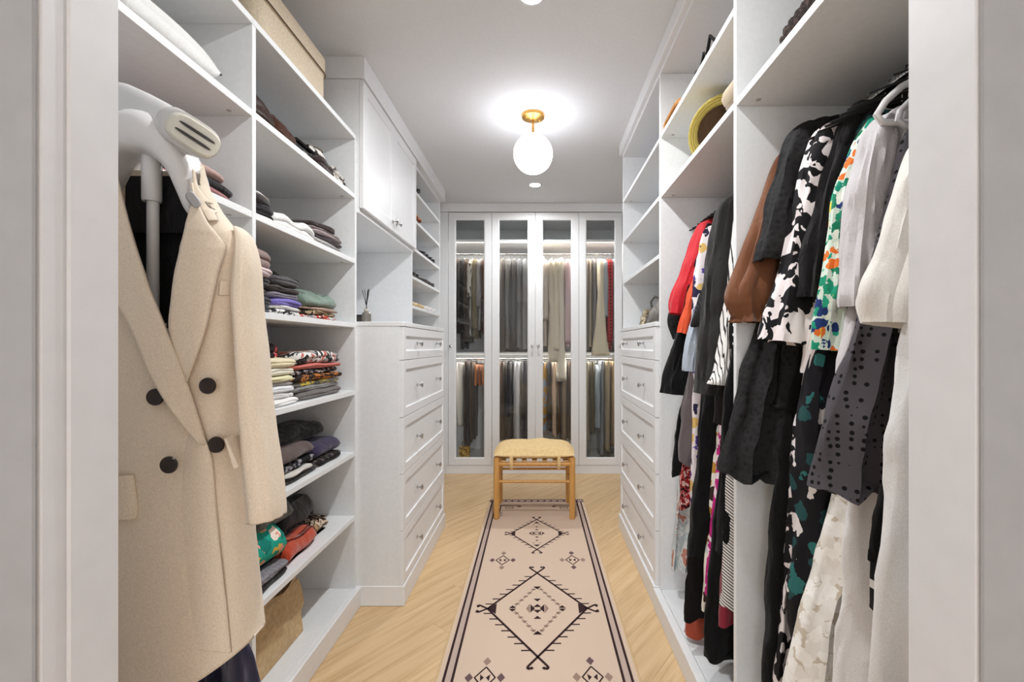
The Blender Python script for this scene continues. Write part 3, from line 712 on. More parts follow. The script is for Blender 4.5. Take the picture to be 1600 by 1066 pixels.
def garment(name, label, cat, Y, rows, mat, group=None, sleeves=(), amp=.012, nf=4, seed=None, extra=(), base=None, tilt=0, e=.75, crumple=.008, hanger=None, px=True, skew=0, sm=None, nt=60):
    """rows (py, px_left, width in m, half depth) read off the photograph at the garment's own distance Y"""
    GN[0] += 1; seed = GN[0] if seed is None else seed
    rr = []
    for r in rows:
        if px:
            x, _, z = P(r[1], r[0], Y); rr.append((z, x, x + r[2], r[3]))
        else: rr.append(r)
    cx = (rr[0][1] + rr[0][2])/2
    t = thing(name, label, cat, (cx, Y, rr[0][0]), group)
    rs = body_rings(Y, rr, amp, nf, seed, tilt=tilt, e=e, crumple=crumple, skew=skew, nt=nt)
    part('body', MB().rings(close_hem(rs), cap0=True, cap1=True), mat, t, 1.0)
    for i, s in enumerate(sleeves):
        pts = [P(q[0], q[1], s.get('Y', Y) + (q[4] if len(q) > 4 else 0)) + (q[2], q[3]) for q in s['p']] if px else s['p']
        sr = sleeve_rings(pts, seed + i, gather=s.get('gather', 0), amp=s.get('amp', .008))
        so = part('sleeve', MB().rings(close_hem(sr, .025, .86), cap0=True, cap1=True), s.get('mat', sm or mat), t, 1.0)
        if 'cuff' in s:
            h = s['cuff']; k = len(sr) - 1; last = sr[-1]; n = len(last); c = [sum(p[q] for p in last)/n for q in range(3)]
            ring = lambda f, dz: [(c[0] + (p[0]-c[0])*f, c[1] + (p[1]-c[1])*f, p[2] + dz) for p in last]
            part('cuff', MB().rings([ring(1.02, h*.5), ring(1.08, h*.35), ring(1.08, -h*.45), ring(1.0, -h*.5), ring(.85, -h*.35)], cap0=True, cap1=True), s.get('cuffmat', s.get('mat', mat)), so, 1.0)
    return t

# ---------------------------------------------------------------- garment steamer with the blazer
BY = .74
sx0 = P(232, 0, BY)[0]
stm = thing('garment_steamer', 'white upright garment steamer with its steam head over the beige blazer', 'steamer', (sx0, BY + .03, 0))
part('pole', MB().lathe([(.0085, .12), (.0085, 1.42), (.0085, 1.535)], c=(sx0 + .004, BY + .004, 0), n=18), PLASTIC, stm, .8)
part('pole_sleeve', MB().lathe([(.0125, 1.525), (.0135, 1.53), (.0135, 1.60), (.012, 1.615)], c=(sx0 + .002, BY + .004, 0), n=20), PLASTIC, stm, .8)
part('base', MB().box(sx0 - .13, sx0 + .13, BY - .10, BY + .18, .03, .16, .03), PLASTIC, stm)
for a in (-.1, .1):
    for b in (-.07, .15): part('wheel', MB().lathe([(.028, -.012), (.032, -.006), (.032, .006), (.028, .012)], 'x', c=(sx0 + a, BY + b, .0325), n=20), DARKPL, stm, .6)
# shoulder former: a wide plastic arch
def former():
    cs = [(150, 330, 3, .030), (166, 285, 17, .034), (184, 232, 42, .036), (212, 212, 68, .038), (240, 214, 66, .038), (268, 236, 50, .036), (286, 262, 40, .033), (298, 292, 36, .030), (306, 322, 26, .027), (309, 340, 10, .02)]
    rs = []
    for (x, y, w_, d) in catmull([tuple(map(float, c)) for c in cs], 36):
        ring = []; tx = .62 if x > 236 else -.62
        k = min(1, abs(x - 236)/60)
        ux_, uz_ = (tx*k), 1 - .35*k
        L = math.hypot(ux_, uz_); ux_, uz_ = ux_/L, uz_/L
        for j in range(20):
            th = 2*PI*j/20; a = w_*.5*spow(math.cos(th), .7); b = d*spow(math.sin(th), .7)
            X, _, Z = P(x + ux_*a, y - uz_*a, BY); ring.append((X, BY + .005 + b, Z))
        rs.append(ring)
    return MB().rings(rs, cap0=True, cap1=True)
part('hanger_arm', former(), PLASTIC, stm, 'all')
def stad(c, ang, hl, hw, n=28):
    px, py, Y = c; ca, sa = math.cos(ang), math.sin(ang); out = []
    for j in range(n):
        th = 2*PI*j/n; a = hl*spow(math.cos(th), .55); b = hw*spow(math.sin(th), .8)
        out.append(P(px + a*ca - b*sa, py + a*sa + b*ca, Y))
    return out
A0 = math.radians(33)
hd = [((120, 142, .79), A0*.6, 30, 22), ((170, 156, .785), A0*.7, 42, 27), ((205, 168, .775), A0*.8, 47, 31), ((238, 184, .76), A0*.9, 50, 31), ((266, 198, .738), A0, 51, 29), ((286, 207, .72), A0, 50, 26), ((291, 209, .716), A0, 49, 24)]
part('steam_head', MB().rings([stad(*h) for h in hd], cap0=True, cap1=True), PLASTIC, stm, 'all')
part('collar_ring', MB().rings([stad((288, 206, .718), A0, 51, 26), stad((291, 207, .712), A0, 52, 27), stad((297, 209.5, .706), A0, 51, 26), stad((299, 210, .704), A0, 47, 22)], cap0=True, cap1=True), paint('pearl_plastic', '#cfccca', .25, 20, .01), stm, .6)
pl = part('steam_plate', MB().rings([stad((299, 210, .705), A0, 47, 22), stad((302, 211.5, .698), A0, 47, 22), stad((304, 212, .694), A0, 44, 19), stad((304, 212, .695), A0, 36, 11)], cap0=True, cap1=True), paint('cream_plastic', '#d9d4c6', .2, 30, .02), stm, .6)
for off in (-6.5, 5.5):
    c = (304 - off*math.sin(A0)*1.1, 212 + off*math.cos(A0), .6935)
    part('steam_slot', MB().rings([stad(c, A0, 33, 2.4), stad((*c[:2], .6925), A0, 32, 1.9)], cap0=True, cap1=True), DARKPL, pl)
part('hanger_notch', MB().rings([stad((302, 312, .70), .9, 15, 8), stad((302, 312, .694), .9, 13, 6)], cap0=True, cap1=True), GREYPL, stm, .6)

# blazer
BEIGE = fab('#dccdba', .85, .10, .12)
BTN = paint('dark_horn_button', '#2a201d', .3, 60, .1)
bz = thing('blazer', 'beige double-breasted blazer with dark buttons hanging on the garment steamer', 'blazer', (-.61, BY, 1.58))
brow = [(1.585, -.705, -.550, .028), (1.55, -.712, -.543, .036), (1.51, -.733, -.522, .046), (1.466, -.768, -.487, .050), (1.44, -.772, -.483, .053), (1.34, -.765, -.490, .056), (1.18, -.762, -.492, .058), (1.08, -.767, -.487, .060), (.95, -.785, -.470, .066), (.74, -.80, -.454, .070)]
def bsurf(x, z):
    rows = brow; k = 0
    for i in range(len(rows) - 1):
        if rows[i][0] >= z >= rows[i+1][0]: k = i; break
    a, b = rows[k], rows[k+1]; f = (a[0]-z)/max(1e-6, a[0]-b[0]); f = min(1, max(0, f))
    xl, xr, d = (a[q] + (b[q]-a[q])*f for q in (1, 2, 3)); u = (x - (xl+xr)/2)/((xr-xl)/2); u = max(-1, min(1, u))
    return BY - d*(max(0, 1 - abs(u)**2.5))**(1/2.5)
VY = .687
def vx_at(z, pts):
    for (z0, x0), (z1, x1) in zip(pts, pts[1:]):
        if z0 >= z >= z1: return x0 + (x1-x0)*(z0-z)/(z0-z1)
    return None
def onto(px, py):
    y = VY
    for _ in range(14):
        X, _y, Z = P(px, py, y); y += .5*(bsurf(X, Z) - y)
    X, _y, Z = P(px, py, y); return X, Z
vl = [onto(a, b)[::-1] for a, b in ((160, 245), (178, 300), (193, 360), (222, 440), (270, 526))]
vr = [onto(a, b)[::-1] for a, b in ((311, 245), (311, 290), (311, 314), (305, 332), (300, 350), (295, 374), (291, 390), (283, 430), (270, 526))]
rs = []; NT = 150; NZ = 110
for i in range(NZ + 1):
    z = brow[0][0] + (brow[-1][0] - brow[0][0])*i/NZ; ring = []
    k = 0
    for q in range(len(brow) - 1):
        if brow[q][0] >= z - 1e-9 >= brow[q+1][0] - 1e-6: k = q; break
    a, b = brow[k], brow[k+1]; f = min(1, max(0, (a[0]-z)/(a[0]-b[0]))); xl, xr, d = (a[q] + (b[q]-a[q])*f for q in (1, 2, 3))
    cx, hw = (xl+xr)/2, (xr-xl)/2; low = max(0, i/NZ - .45)/.55
    for j in range(NT):
        th = 2*PI*j/NT; c, s = math.cos(th), math.sin(th); x = cx + hw*spow(c, .8); y = BY + d*spow(s, .8)
        y += .008*low*math.sin(16*(x - cx) + 2 + z*2)
        zz = z + (.085*low**2)*((x - cx)/hw) - .012*low**2*(-s if s < 0 else 0)
        ring.append((x, y, zz))
    rs.append(ring)
mb = MB(); vs = [p for r in rs for p in r]; fs = []
for i in range(NZ):
    for j in range(NT):
        k = (j+1) % NT; q = (i*NT+j, i*NT+k, (i+1)*NT+k, (i+1)*NT+j)
        c = [sum(vs[t][u] for t in q)/4 for u in range(3)]
        if c[1] < BY - .002:
            a, b = vx_at(c[2], vl), vx_at(c[2], vr)
            if (a is not None and b is not None and a < c[0] < b): continue
            if c[2] > vl[0][0] and -.71 < c[0] < -.545: continue
        fs.append(q)
last = rs[-1]
ins = [[(p[0], BY + (p[1]-BY)*.9, p[2] + .002) for p in last], [(p[0]*.9 + -.627*.1, BY + (p[1]-BY)*.8, p[2] + .05) for p in last]]
N = len(vs); vs += ins[0] + ins[1]
for j in range(NT):
    k = (j+1) % NT; b0 = NZ*NT; fs.append((b0+j, b0+k, N+k, N+j)); fs.append((N+j, N+k, N+NT+k, N+NT+j))
fs.append(tuple(N + NT + j for j in range(NT)))
part('body', MB().add(vs, fs), BEIGE, bz, 'all')
def drape(rows, off, nn=10, thick=.004, up=0, lift=None):
    """a strip of cloth lying on the blazer's front: rows of (py, px_inner, px_outer), OFF in front of it"""
    rr = catmull([tuple(map(float, r)) for r in rows], max(16, 6*len(rows))); f = []; b = []
    for (py, pa, pb) in rr:
        for q in range(nn + 1):
            w_ = q/nn; px = pa + (pb - pa)*w_; X, Z = onto(px, py)
            if lift is None: k_ = .55 + .45*(1 - abs(2*w_ - 1)**6)
            elif lift < 0: k_ = -.45 + 1.6*w_**.8             # grows out of the cloth on its inner side, free at its outer edge
            else: k_ = .75 + lift*w_
            y = bsurf(X, Z) - off*k_
            f.append((X, y, Z)); b.append((X, y + thick, Z))
    n = nn + 1; m = len(rr); N_ = n*m; fs_ = []
    for i in range(m - 1):
        for q in range(nn):
            t = (i*n+q, i*n+q+1, (i+1)*n+q+1, (i+1)*n+q); fs_.append(t); fs_.append(tuple(N_ + k for k in t[::-1]))
    rim = [q for q in range(n)] + [i*n + nn for i in range(1, m)] + [(m-1)*n + q for q in range(nn - 1, -1, -1)] + [i*n for i in range(m - 2, 0, -1)]
    for a_, b_ in zip(rim, rim[1:] + rim[:1]): fs_.append((b_, a_, N_ + a_, N_ + b_))
    return MB().add(f + b, fs_)
part('front_panel', drape([(672, 290, 322), (690, 280, 331), (720, 270, 339), (800, 255, 346), (900, 250, 357), (985, 245, 366), (1012, 245, 369)], .011, 16, .003, lift=-1), BEIGE, bz, 'all')
part('lapel', drape([(258, 187, 128), (360, 213, 136), (444, 240, 176), (500, 262, 213), (540, 278, 231), (585, 296, 250), (640, 315, 283), (692, 331, 326)], .017, 10, .005, lift=.35), BEIGE, bz, 'all')
part('lapel', drape([(290, 308, 309.5), (312, 309, 314), (330, 303, 323), (350, 297, 333), (358, 295.5, 339), (373, 292, 351), (387, 288, 361), (399, 286, 359), (430, 279, 349), (470, 274, 340), (514, 271, 331), (560, 284, 316), (596, 299, 302)], .012, 10, .005, lift=.6), BEIGE, bz, 'all')
part('collar', drape([(268, 306, 309), (292, 307, 314), (310, 309, 326), (330, 321, 339), (347, 331, 346)], .011, 8, .006, lift=.3), BEIGE, bz, 'all')
part('welt_pocket', drape([(440, 346, 364), (444, 345, 366), (462, 343, 368)], .006, 6, .003), BEIGE, bz, 'all')
part('pocket_flap', drape([(741, 150, 212), (760, 150, 215), (795, 150, 219), (809, 152, 216)], .010, 8, .004), BEIGE, bz, 'all')
for (a, b, c_) in ((309, 605, 0), (319, 701, .004), (269, 725, .006), (240, 621, 0)):
    X, _, Z = P(a, b, VY - .015); y = bsurf(X, Z) - .013 - c_
    if a == 240: y += .006
    part('button', MB().lathe([(.004, -.004), (.0115, .0005), (.0128, .003), (.0120, .0055), (.009, .0048), (.004, .0040)], '-y', c=(X, y, Z), n=24), BTN, bz, .6)
def bsleeve(sgn, pts):
    pp = [(P(a, b, .728)[0] if sgn > 0 else -1.255 - P(a, b, .728)[0], BY + dy, P(a, b, BY)[2], rx, ry) for a, b, rx, ry, dy in pts]
    return sleeve_rings(pp, 5, n=34, nt=32, amp=.003, ridge=.35)
SP = [(362, 356, .003, .015, .006), (371, 374, .007, .022, .004), (379, 420, .011, .028, .0), (384, 500, .0125, .031, -.002), (392, 600, .0145, .032, -.004), (402, 700, .018, .032, -.004), (412, 780, .0205, .031, -.006), (414, 806, .0205, .030, -.006)]
for sg in (1, -1): part('sleeve', MB().rings(close_hem(bsleeve(sg, SP), .04, .9), cap0=True, cap1=True), BEIGE, bz, 'all')
fx = P(378, 690, .725)
part('pocket_flap', MB().rings([[(fx[0] - .010, .735, fx[2] + .012), (fx[0] - .004, .69, fx[2] + .012), (fx[0] - .001, .69, fx[2] + .010), (fx[0] - .006, .735, fx[2] + .010)], [(fx[0] + .006, .735, fx[2] - .030), (fx[0] + .010, .69, fx[2] - .034), (fx[0] + .014, .69, fx[2] - .033), (fx[0] + .010, .735, fx[2] - .029)]], cap0=True, cap1=True), BEIGE, bz)
# dark things hanging inside and below the blazer
BLACK = fab('#17151a', .9, .5, .2)
o = part('lining', MB().box(-.725, -.528, BY + .038, BY + .0395, 1.02, 1.49).box(-.695, -.56, BY + .0235, BY + .025, 1.48, 1.575), BLACK, bz); o['label'] = 'black lining inside the open front'
VELVET, ns, ls, b_ = base_mat('navy_velvet', '#1b1a33', .45); b_.inputs['Sheen Weight'].default_value = 1.0; b_.inputs['Sheen Tint'].default_value = lin('#a9a6c8'); b_.inputs['Sheen Roughness'].default_value = .35
garment('velvet_skirt', 'navy crushed velvet skirt hanging below the hem of the beige blazer', 'skirt', .79, [(930, 318, .055, .02), (985, 310, .075, .03), (1066, 290, .115, .035), (1250, 240, .19, .045), (1500, 215, .23, .05)], VELVET, amp=.014, nf=3)

# ---------------------------------------------------------------- hangers
def hanger(label, Y, mat=None, zr=1.9675, x=.90, w=.19, r=.003, drop=.075, group='slim hangers on the rails', axis='x'):
    f = (lambda u, v, z: (x + u, Y + v, z)) if axis == 'x' else (lambda u, v, z: (x + v, Y + u, z))
    t = thing('hanger', label, 'hanger', f(0, 0, zr), group)
    hk = [f(.017*math.sin(a)*1.0, 0, zr + .0175*math.cos(a) - .0005 - .0175 + .0015 + .0005) for a in [math.radians(q) for q in range(-100, 100, 25)]]
    hk += [f(.012, 0, zr - .032), f(0, 0, zr - .045), f(0, 0, zr - drop)]
    part('hook', MB().tube(hk, .0016, 6), CHROME, t, .8)
    z0 = zr - drop
    part('shoulder_bar', MB().tube([f(-w, 0, z0 - .06), f(-w*.6, 0, z0 - .03), f(-w*.2, 0, z0 - .006), f(0, 0, z0), f(w*.2, 0, z0 - .006), f(w*.6, 0, z0 - .03), f(w, 0, z0 - .06)], r, 8), mat or BLACKPL, t, .8)
    return t
BLACKPL = paint('black_velvet_flock', '#1d1b1c', .8, 60, .1)
# two thick plastic hangers seen at the edge of the doorway
def loop_hanger(label, Y, pts, mat, r):
    xs = P(*pts[0], Y)[0]
    t = thing('hanger', label, 'hanger', (.9, Y, 1.96))
    half = [P(a, b, Y) for a, b in pts]
    other = [(1.8 - p[0], p[1], p[2]) for p in half[::-1]]
    part('frame', MB().tube(half + other + [half[0]], r, 12, cap=False), mat, t, .9)
    ht = half[0][2]
    part('hook', MB().tube([(.9, Y, ht), (.9, Y, 1.925), (.912, Y, 1.938), (.919, Y, 1.953), (.912, Y, 1.968), (.90, Y, 1.9735), (.887, Y, 1.966)], .0025, 8), CHROME, t, .8)
# ---------------------------------------------------------------- garments of the near hanging bay, front to back by their measured distance
KB, KD = fab('#100f10', .9, .9, .06), fab('#1a181a', .9, .8, .08)
LACEB = pattern('lace', ['#171617', '#020202'], 60, th=(.18, .5))
BWF = pattern('blotch', ['#151316', '#e6dcdc'], 20, th=(.51, .5)); BWF2 = pattern('blotch', ['#e4dcda', '#1c191c'], 16, th=(.58, .5))
def short(lab, n=11):
    w_ = lab.replace(',', '').split()[:n]
    while w_[-1] in ('a', 'the', 'of', 'in', 'and', 'with', 'its', 'by', 'at', 'to', 'on', 'over', 'its', 'below', 'above', 'beside', 'between', 'one', 'that', 'whose', 'right', 'left', 'behind', 'under', 'against', 'only', 'white', 'out', 'next', 'middle', 'wide', 'big', 'red', 'fine', 'bright', 'far', 'narrow', 'black', 'long', 'crisp', 'hanging'): w_.pop()
    return ' '.join(w_)
GR = 'dresses and tops on the near rail'
def G(nm, lab, cat, Y, rows, mat, **k):
    h = k.pop('hang', True)
    t = garment(nm, lab, cat, Y, rows, mat, k.pop('group', GR), **k)
    if h: hanger('slim black hanger inside the ' + short(lab), Y + .001)
    return t
G('blouse', 'rust brown blouse with a gathered puff sleeve beside the white divider', 'blouse', 1.335, [(222, 1298, .13, .015), (234, 1262, .26, .022), (256, 1236, .38, .026), (400, 1222, .40, .028), (640, 1206, .44, .03)], fab('#74482e', .85, .6, .2), amp=.005,
  sleeves=[{'p': [(1236, 240, .018, .02), (1226, 262, .034, .03), (1214, 310, .042, .036, -.005), (1198, 380, .046, .04, -.01), (1183, 430, .056, .042, -.012), (1174, 464, .061, .044, -.012), (1173, 480, .052, .040, -.012), (1174, 491, .040, .034, -.012), (1175, 497, .039, .034, -.012), (1175, 504, .048, .040, -.012)], 'gather': .22, 'amp': .008}])
G('lace_dress', 'black tiered eyelet lace dress flaring out below the brown puff sleeve', 'dress', 1.305, [(236, 1316, .10, .014), (250, 1262, .32, .022), (400, 1226, .40, .026), (520, 1180, .45, .03), (600, 1158, .48, .036), (680, 1140, .50, .044), (748, 1127, .52, .05)], LACEB, amp=.017, nf=7, tilt=.04,
  sleeves=[])
t_ = G('lace_blouse', 'black lace blouse with a wide short sleeve beside the brown blouse', 'blouse', 1.262, [(180, 1310, .13, .014), (190, 1276, .26, .022), (212, 1256, .38, .026), (420, 1240, .40, .028), (610, 1214, .44, .034), (640, 1205, .45, .036)], LACEB, amp=.008,
  sleeves=[{'p': [(1268, 196, .022, .02), (1254, 222, .04, .03), (1244, 270, .047, .036, -.004), (1232, 340, .052, .04, -.008), (1220, 392, .056, .044, -.01), (1218, 410, .057, .045, -.01)], 'amp': .009}])
G('long_dress', 'plain black long dress, its column showing right of the white divider edge', 'dress', 1.232, [(212, 1330, .10, .014), (232, 1290, .30, .02), (400, 1270, .34, .024), (600, 1234, .36, .026), (800, 1206, .40, .03), (950, 1196, .42, .034), (1080, 1188, .43, .036), (1150, 1186, .43, .036)], KB, amp=.010, nf=5)
G('floral_dress', 'long black dress with white blotch flowers and a bell sleeve', 'dress', 1.195, [(188, 1330, .12, .014), (198, 1300, .28, .022), (236, 1282, .38, .026), (450, 1268, .40, .026), (640, 1244, .42, .028), (740, 1230, .42, .03), (900, 1222, .44, .034), (1066, 1208, .46, .036), (1130, 1206, .46, .036)], BWF, amp=.009, nf=5,
  sleeves=[{'p': [(1298, 200, .018, .02), (1284, 225, .03, .028), (1272, 290, .034, .032, -.004), (1258, 370, .038, .036, -.008), (1244, 440, .042, .04, -.01), (1232, 500, .048, .044, -.012), (1226, 536, .054, .048, -.012)]}])
G('floral_blouse', 'white blouse with black flowers, only its narrow sleeve end showing', 'blouse', 1.125, [(186, 1376, .12, .012), (206, 1350, .34, .018), (560, 1318, .36, .02)], BWF2, amp=.004,
  sleeves=[{'p': [(1352, 212, .02, .018), (1330, 320, .024, .02), (1306, 440, .027, .022, -.004), (1286, 530, .029, .024, -.004), (1278, 586, .030, .024, -.004)]}])
G('tunic', 'charcoal tunic with a broad short sleeve in the middle of the near rail', 'tunic', 1.155, [(146, 1400, .10, .014), (156, 1362, .24, .022), (178, 1332, .36, .028), (300, 1316, .38, .03), (470, 1302, .40, .03), (620, 1286, .42, .03), (700, 1280, .42, .03)], KD, amp=.006,
  sleeves=[{'p': [(1346, 166, .016, .020), (1330, 194, .024, .028), (1311, 255, .026, .034, -.004), (1299, 300, .028, .036, -.006), (1291, 345, .032, .038, -.008), (1282, 405, .040, .042, -.01), (1276, 468, .048, .044, -.01)], 'amp': .008}])
G('ruffle_dress', 'long dark dress with teal leaves and small pale flowers', 'dress', 1.105, [(176, 1374, .10, .012), (200, 1340, .32, .018), (420, 1300, .36, .022), (540, 1268, .38, .026), (680, 1250, .41, .03), (800, 1246, .42, .03), (990, 1240, .43, .032), (1130, 1234, .45, .034)], pattern('floral', ['#17151a', '#17151a', '#2f6a68', '#1b1a1e', '#17151a', '#d9d2cf', '#23484a', '#17151a'], 24, th=(.3, .52, .6)), amp=.012, nf=6, crumple=.012)
G('print_blouse', 'green, orange and blue leaf print blouse with a narrow sleeve', 'blouse', 1.07, [(176, 1392, .10, .012), (192, 1372, .28, .02), (300, 1352, .34, .022), (560, 1338, .36, .024)], pattern('floral', ['#cfdccf', '#1f8f6f', '#e8ebe0', '#d9702d', '#23386f', '#2aa582', '#1f7f5f', '#d9cf5e', '#178a70'], 40, th=(.3, .56, .6)), amp=.004,
  sleeves=[{'p': [(1364, 190, .012, .016), (1347, 232, .019, .024), (1331, 275, .021, .026, -.004), (1321, 325, .022, .028, -.006), (1311, 400, .023, .028, -.008), (1305, 450, .025, .028, -.008), (1300, 500, .027, .028, -.008), (1296, 548, .028, .028, -.008)]}])
G('lace_skirt_dress', 'long white lace dress with cut-out daisies, flaring to the left', 'dress', 1.045, [(190, 1400, .12, .012), (215, 1374, .28, .016), (420, 1346, .30, .018), (640, 1322, .33, .022), (780, 1300, .36, .028), (880, 1280, .39, .032), (960, 1256, .42, .036), (1066, 1228, .46, .042), (1140, 1214, .48, .044)], pattern('floral', ['#c9bdac', '#efebe6', '#e9e5df', '#f2efea', '#e4dfd8'], 40, th=(.3, .70, .6)), amp=.013, nf=6)
G('blouse', 'pale grey soft blouse on a thick white hanger', 'blouse', 1.005, [(164, 1416, .10, .014), (178, 1390, .26, .02), (220, 1370, .34, .024), (400, 1352, .37, .026), (500, 1322, .39, .028), (660, 1292, .42, .03)], fab('#c9c4c6', .85, .5, .2), amp=.006, hang=False,
  sleeves=[{'p': [(1388, 186, .018, .02), (1374, 215, .030, .028), (1360, 290, .034, .032, -.004), (1350, 380, .036, .034, -.006), (1346, 450, .037, .035, -.008), (1343, 482, .034, .033, -.008)]}])
G('long_dress', 'plain white long dress right of the cut-out daisy lace', 'dress', .978, [(190, 1440, .12, .012), (215, 1412, .28, .016), (500, 1380, .30, .018), (700, 1342, .32, .022), (850, 1328, .34, .026), (960, 1318, .36, .03), (1066, 1302, .38, .032), (1160, 1294, .38, .032)], fab('#e6e4e4', .85, .4, .2), amp=.009)
G('dotted_dress', 'sheer dark dress with raised black dots and a ruffled hem', 'dress', .94, [(150, 1446, .10, .014), (184, 1424, .24, .022), (260, 1402, .31, .026), (350, 1380, .34, .026), (430, 1356, .36, .028), (510, 1338, .38, .03), (590, 1312, .40, .03), (680, 1288, .42, .034), (770, 1272, .44, .04)], pattern('dots', ['#4f4a4f', '#0c0b0c'], 62, th=(.28, .5, .6)), amp=.009, nf=5, hang=False)
G('striped_dress', 'black dress with fine white hem bands behind the pale coat', 'dress', .912, [(180, 1470, .1, .012), (215, 1445, .25, .016), (600, 1400, .30, .018), (800, 1376, .32, .02), (950, 1360, .33, .022)], pattern('stripes', ['#141315', '#d8d5d2'], 5.5, rot=(0, PI/2, 0), th=(.3, .82, .6)), amp=.004)
G('slip_dress', 'plain black knee-length dress between the dotted dress and the pale coat', 'dress', .882, [(150, 1470, .10, .014), (190, 1450, .2, .018), (500, 1414, .30, .02), (700, 1390, .33, .022), (800, 1372, .35, .024), (884, 1362, .36, .024)], KB, amp=.006)
G('blouse', 'off-white blouse with a wide turned short sleeve, nearest the doorway', 'blouse', .835, [(160, 1484, .08, .014), (200, 1462, .2, .02), (260, 1444, .28, .026), (500, 1434, .30, .028), (620, 1428, .32, .028)], fab('#e3ded7', .85, .35, .2), amp=.005,
  sleeves=[{'p': [(1460, 214, .018, .022), (1450, 244, .030, .032), (1434, 330, .036, .036, -.004), (1416, 410, .042, .040, -.008), (1400, 470, .047, .043, -.010), (1396, 508, .042, .038, -.012)], 'amp': .008}])
G('coat', 'long pale grey coat at the edge of the doorway', 'coat', .775, [(170, 1500, .08, .014), (215, 1474, .18, .02), (400, 1436, .23, .024), (520, 1416, .25, .026), (680, 1397, .27, .028), (800, 1388, .28, .03), (1066, 1368, .31, .034), (1250, 1356, .33, .034)], fab('#dad8d7', .85, .3, .2), amp=.006, nf=3)
loop_hanger('thick white plastic hanger carrying the pale grey blouse', .97, [(1476, 108), (1440, 119), (1408, 136), (1384, 158), (1370, 180), (1378, 191), (1420, 192), (1480, 192)], PLASTIC, .0075)
loop_hanger('thick grey plastic hanger half hidden by the door frame', .925, [(1490, 132), (1450, 142), (1424, 156), (1406, 174), (1403, 188), (1414, 197), (1450, 198), (1500, 198)], GREYPL, .0065)

# ---------------------------------------------------------------- garments of the middle hanging bay
GR = 'clothes on the middle rail'
G('lace_blouse', 'black lace blouse, its sleeve end below the red jacket cuff', 'blouse', 2.10, [(350, 1132, .12, .012), (360, 1112, .30, .018), (560, 1090, .34, .02)], LACEB, amp=.004,
  sleeves=[{'p': [(1108, 366, .03, .022), (1085, 440, .036, .026), (1064, 495, .044, .03), (1064, 530, .03, .026)]}])
G('sheer_skirt', 'sheer white skirt with blue and coral spots beside the dresser side', 'skirt', 2.145, [(420, 1100, .28, .012), (560, 1074, .34, .02), (700, 1062, .38, .024), (790, 1057, .40, .028), (887, 1048, .43, .03)], pattern('blotch', ['#cdd2d0', '#b3bdc0', '#d2d6d4', '#b98070'], 14, th=(.42, .5)), amp=.012, nf=7)
G('jacket', 'red jacket with a crisp flared sleeve at the far end of the rail', 'jacket', 2.035, [(334, 1140, .12, .014), (342, 1120, .26, .022), (356, 1106, .36, .026), (470, 1092, .38, .026), (545, 1088, .38, .026)], fab('#c01f2b', .6, .4, .1), amp=.004,
  sleeves=[{'p': [(1112, 346, .02, .022), (1102, 362, .036, .032), (1090, 400, .042, .036, -.004), (1078, 440, .048, .038, -.008), (1067, 474, .052, .04, -.01), (1064, 492, .046, .038, -.01)]}])
G('coat', 'black coat with a big belted cuff below the orange sleeve', 'coat', 1.995, [(336, 1136, .12, .012), (346, 1118, .30, .02), (540, 1086, .36, .024), (650, 1062, .42, .026), (744, 1050, .44, .028)], KB, amp=.006,
  sleeves=[{'p': [(1114, 352, .028, .024), (1100, 420, .034, .028), (1082, 500, .038, .03, -.004), (1068, 560, .044, .032, -.006), (1062, 592, .058, .038, -.008), (1060, 616, .062, .04, -.008)], 'amp': .012}])
G('dress', 'orange red dress showing as a thin strip beside the red jacket', 'dress', 1.965, [(348, 1132, .12, .01), (358, 1116, .30, .014), (540, 1098, .34, .016)], fab('#d9542f', .7, .4, .2), amp=.003,
  sleeves=[{'p': [(1114, 364, .014, .016), (1100, 410, .016, .018), (1082, 470, .019, .02), (1067, 522, .019, .02)]}])
G('blouse', 'dark red flower print blouse, hem showing below the grey tee', 'blouse', 1.945, [(350, 1132, .12, .01), (362, 1114, .30, .014), (560, 1086, .34, .016), (700, 1068, .38, .02), (792, 1060, .40, .022)], pattern('blotch', ['#2a1416', '#a02127', '#d9b8b0'], 60, th=(.44, .5)), amp=.004)
G('tee', 'grey brown long tee hanging over the red flower print', 'tee', 1.915, [(346, 1134, .12, .012), (358, 1114, .30, .018), (560, 1080, .36, .02), (630, 1068, .40, .022), (724, 1060, .40, .024)], fab('#5e5456', .9, .4, .2), amp=.005)
G('floral_dress', 'white dress with purple and yellow flowers next to the red jacket', 'dress', 1.88, [(350, 1126, .12, .014), (362, 1098, .32, .026), (420, 1088, .36, .03), (480, 1082, .38, .03), (640, 1082, .38, .024), (815, 1078, .40, .024)], pattern('floral', ['#e4dadb', '#4b3a86', '#e4dadb', '#d8b36a', '#2a2440', '#5a4a96'], 22, th=(.3, .5, .6)), amp=.005, nf=3)
G('dress', 'dark brown long dress ending above the rust hem', 'dress', 1.775, [(356, 1134, .12, .01), (366, 1116, .30, .014), (700, 1090, .36, .018), (870, 1074, .40, .024), (965, 1067, .42, .026)], fab('#171213', .9, .7, .06), amp=.008)
G('denim_shirt', 'pale washed denim shirt with a turned sleeve end', 'shirt', 1.81, [(352, 1150, .12, .012), (362, 1136, .30, .018), (500, 1112, .34, .02), (590, 1102, .36, .02)], fab('#a9b2be', .85, .6, .1), amp=.004,
  sleeves=[{'p': [(1134, 372, .02, .02), (1118, 440, .028, .026), (1098, 510, .038, .032), (1087, 560, .040, .034), (1086, 580, .041, .034)]}])
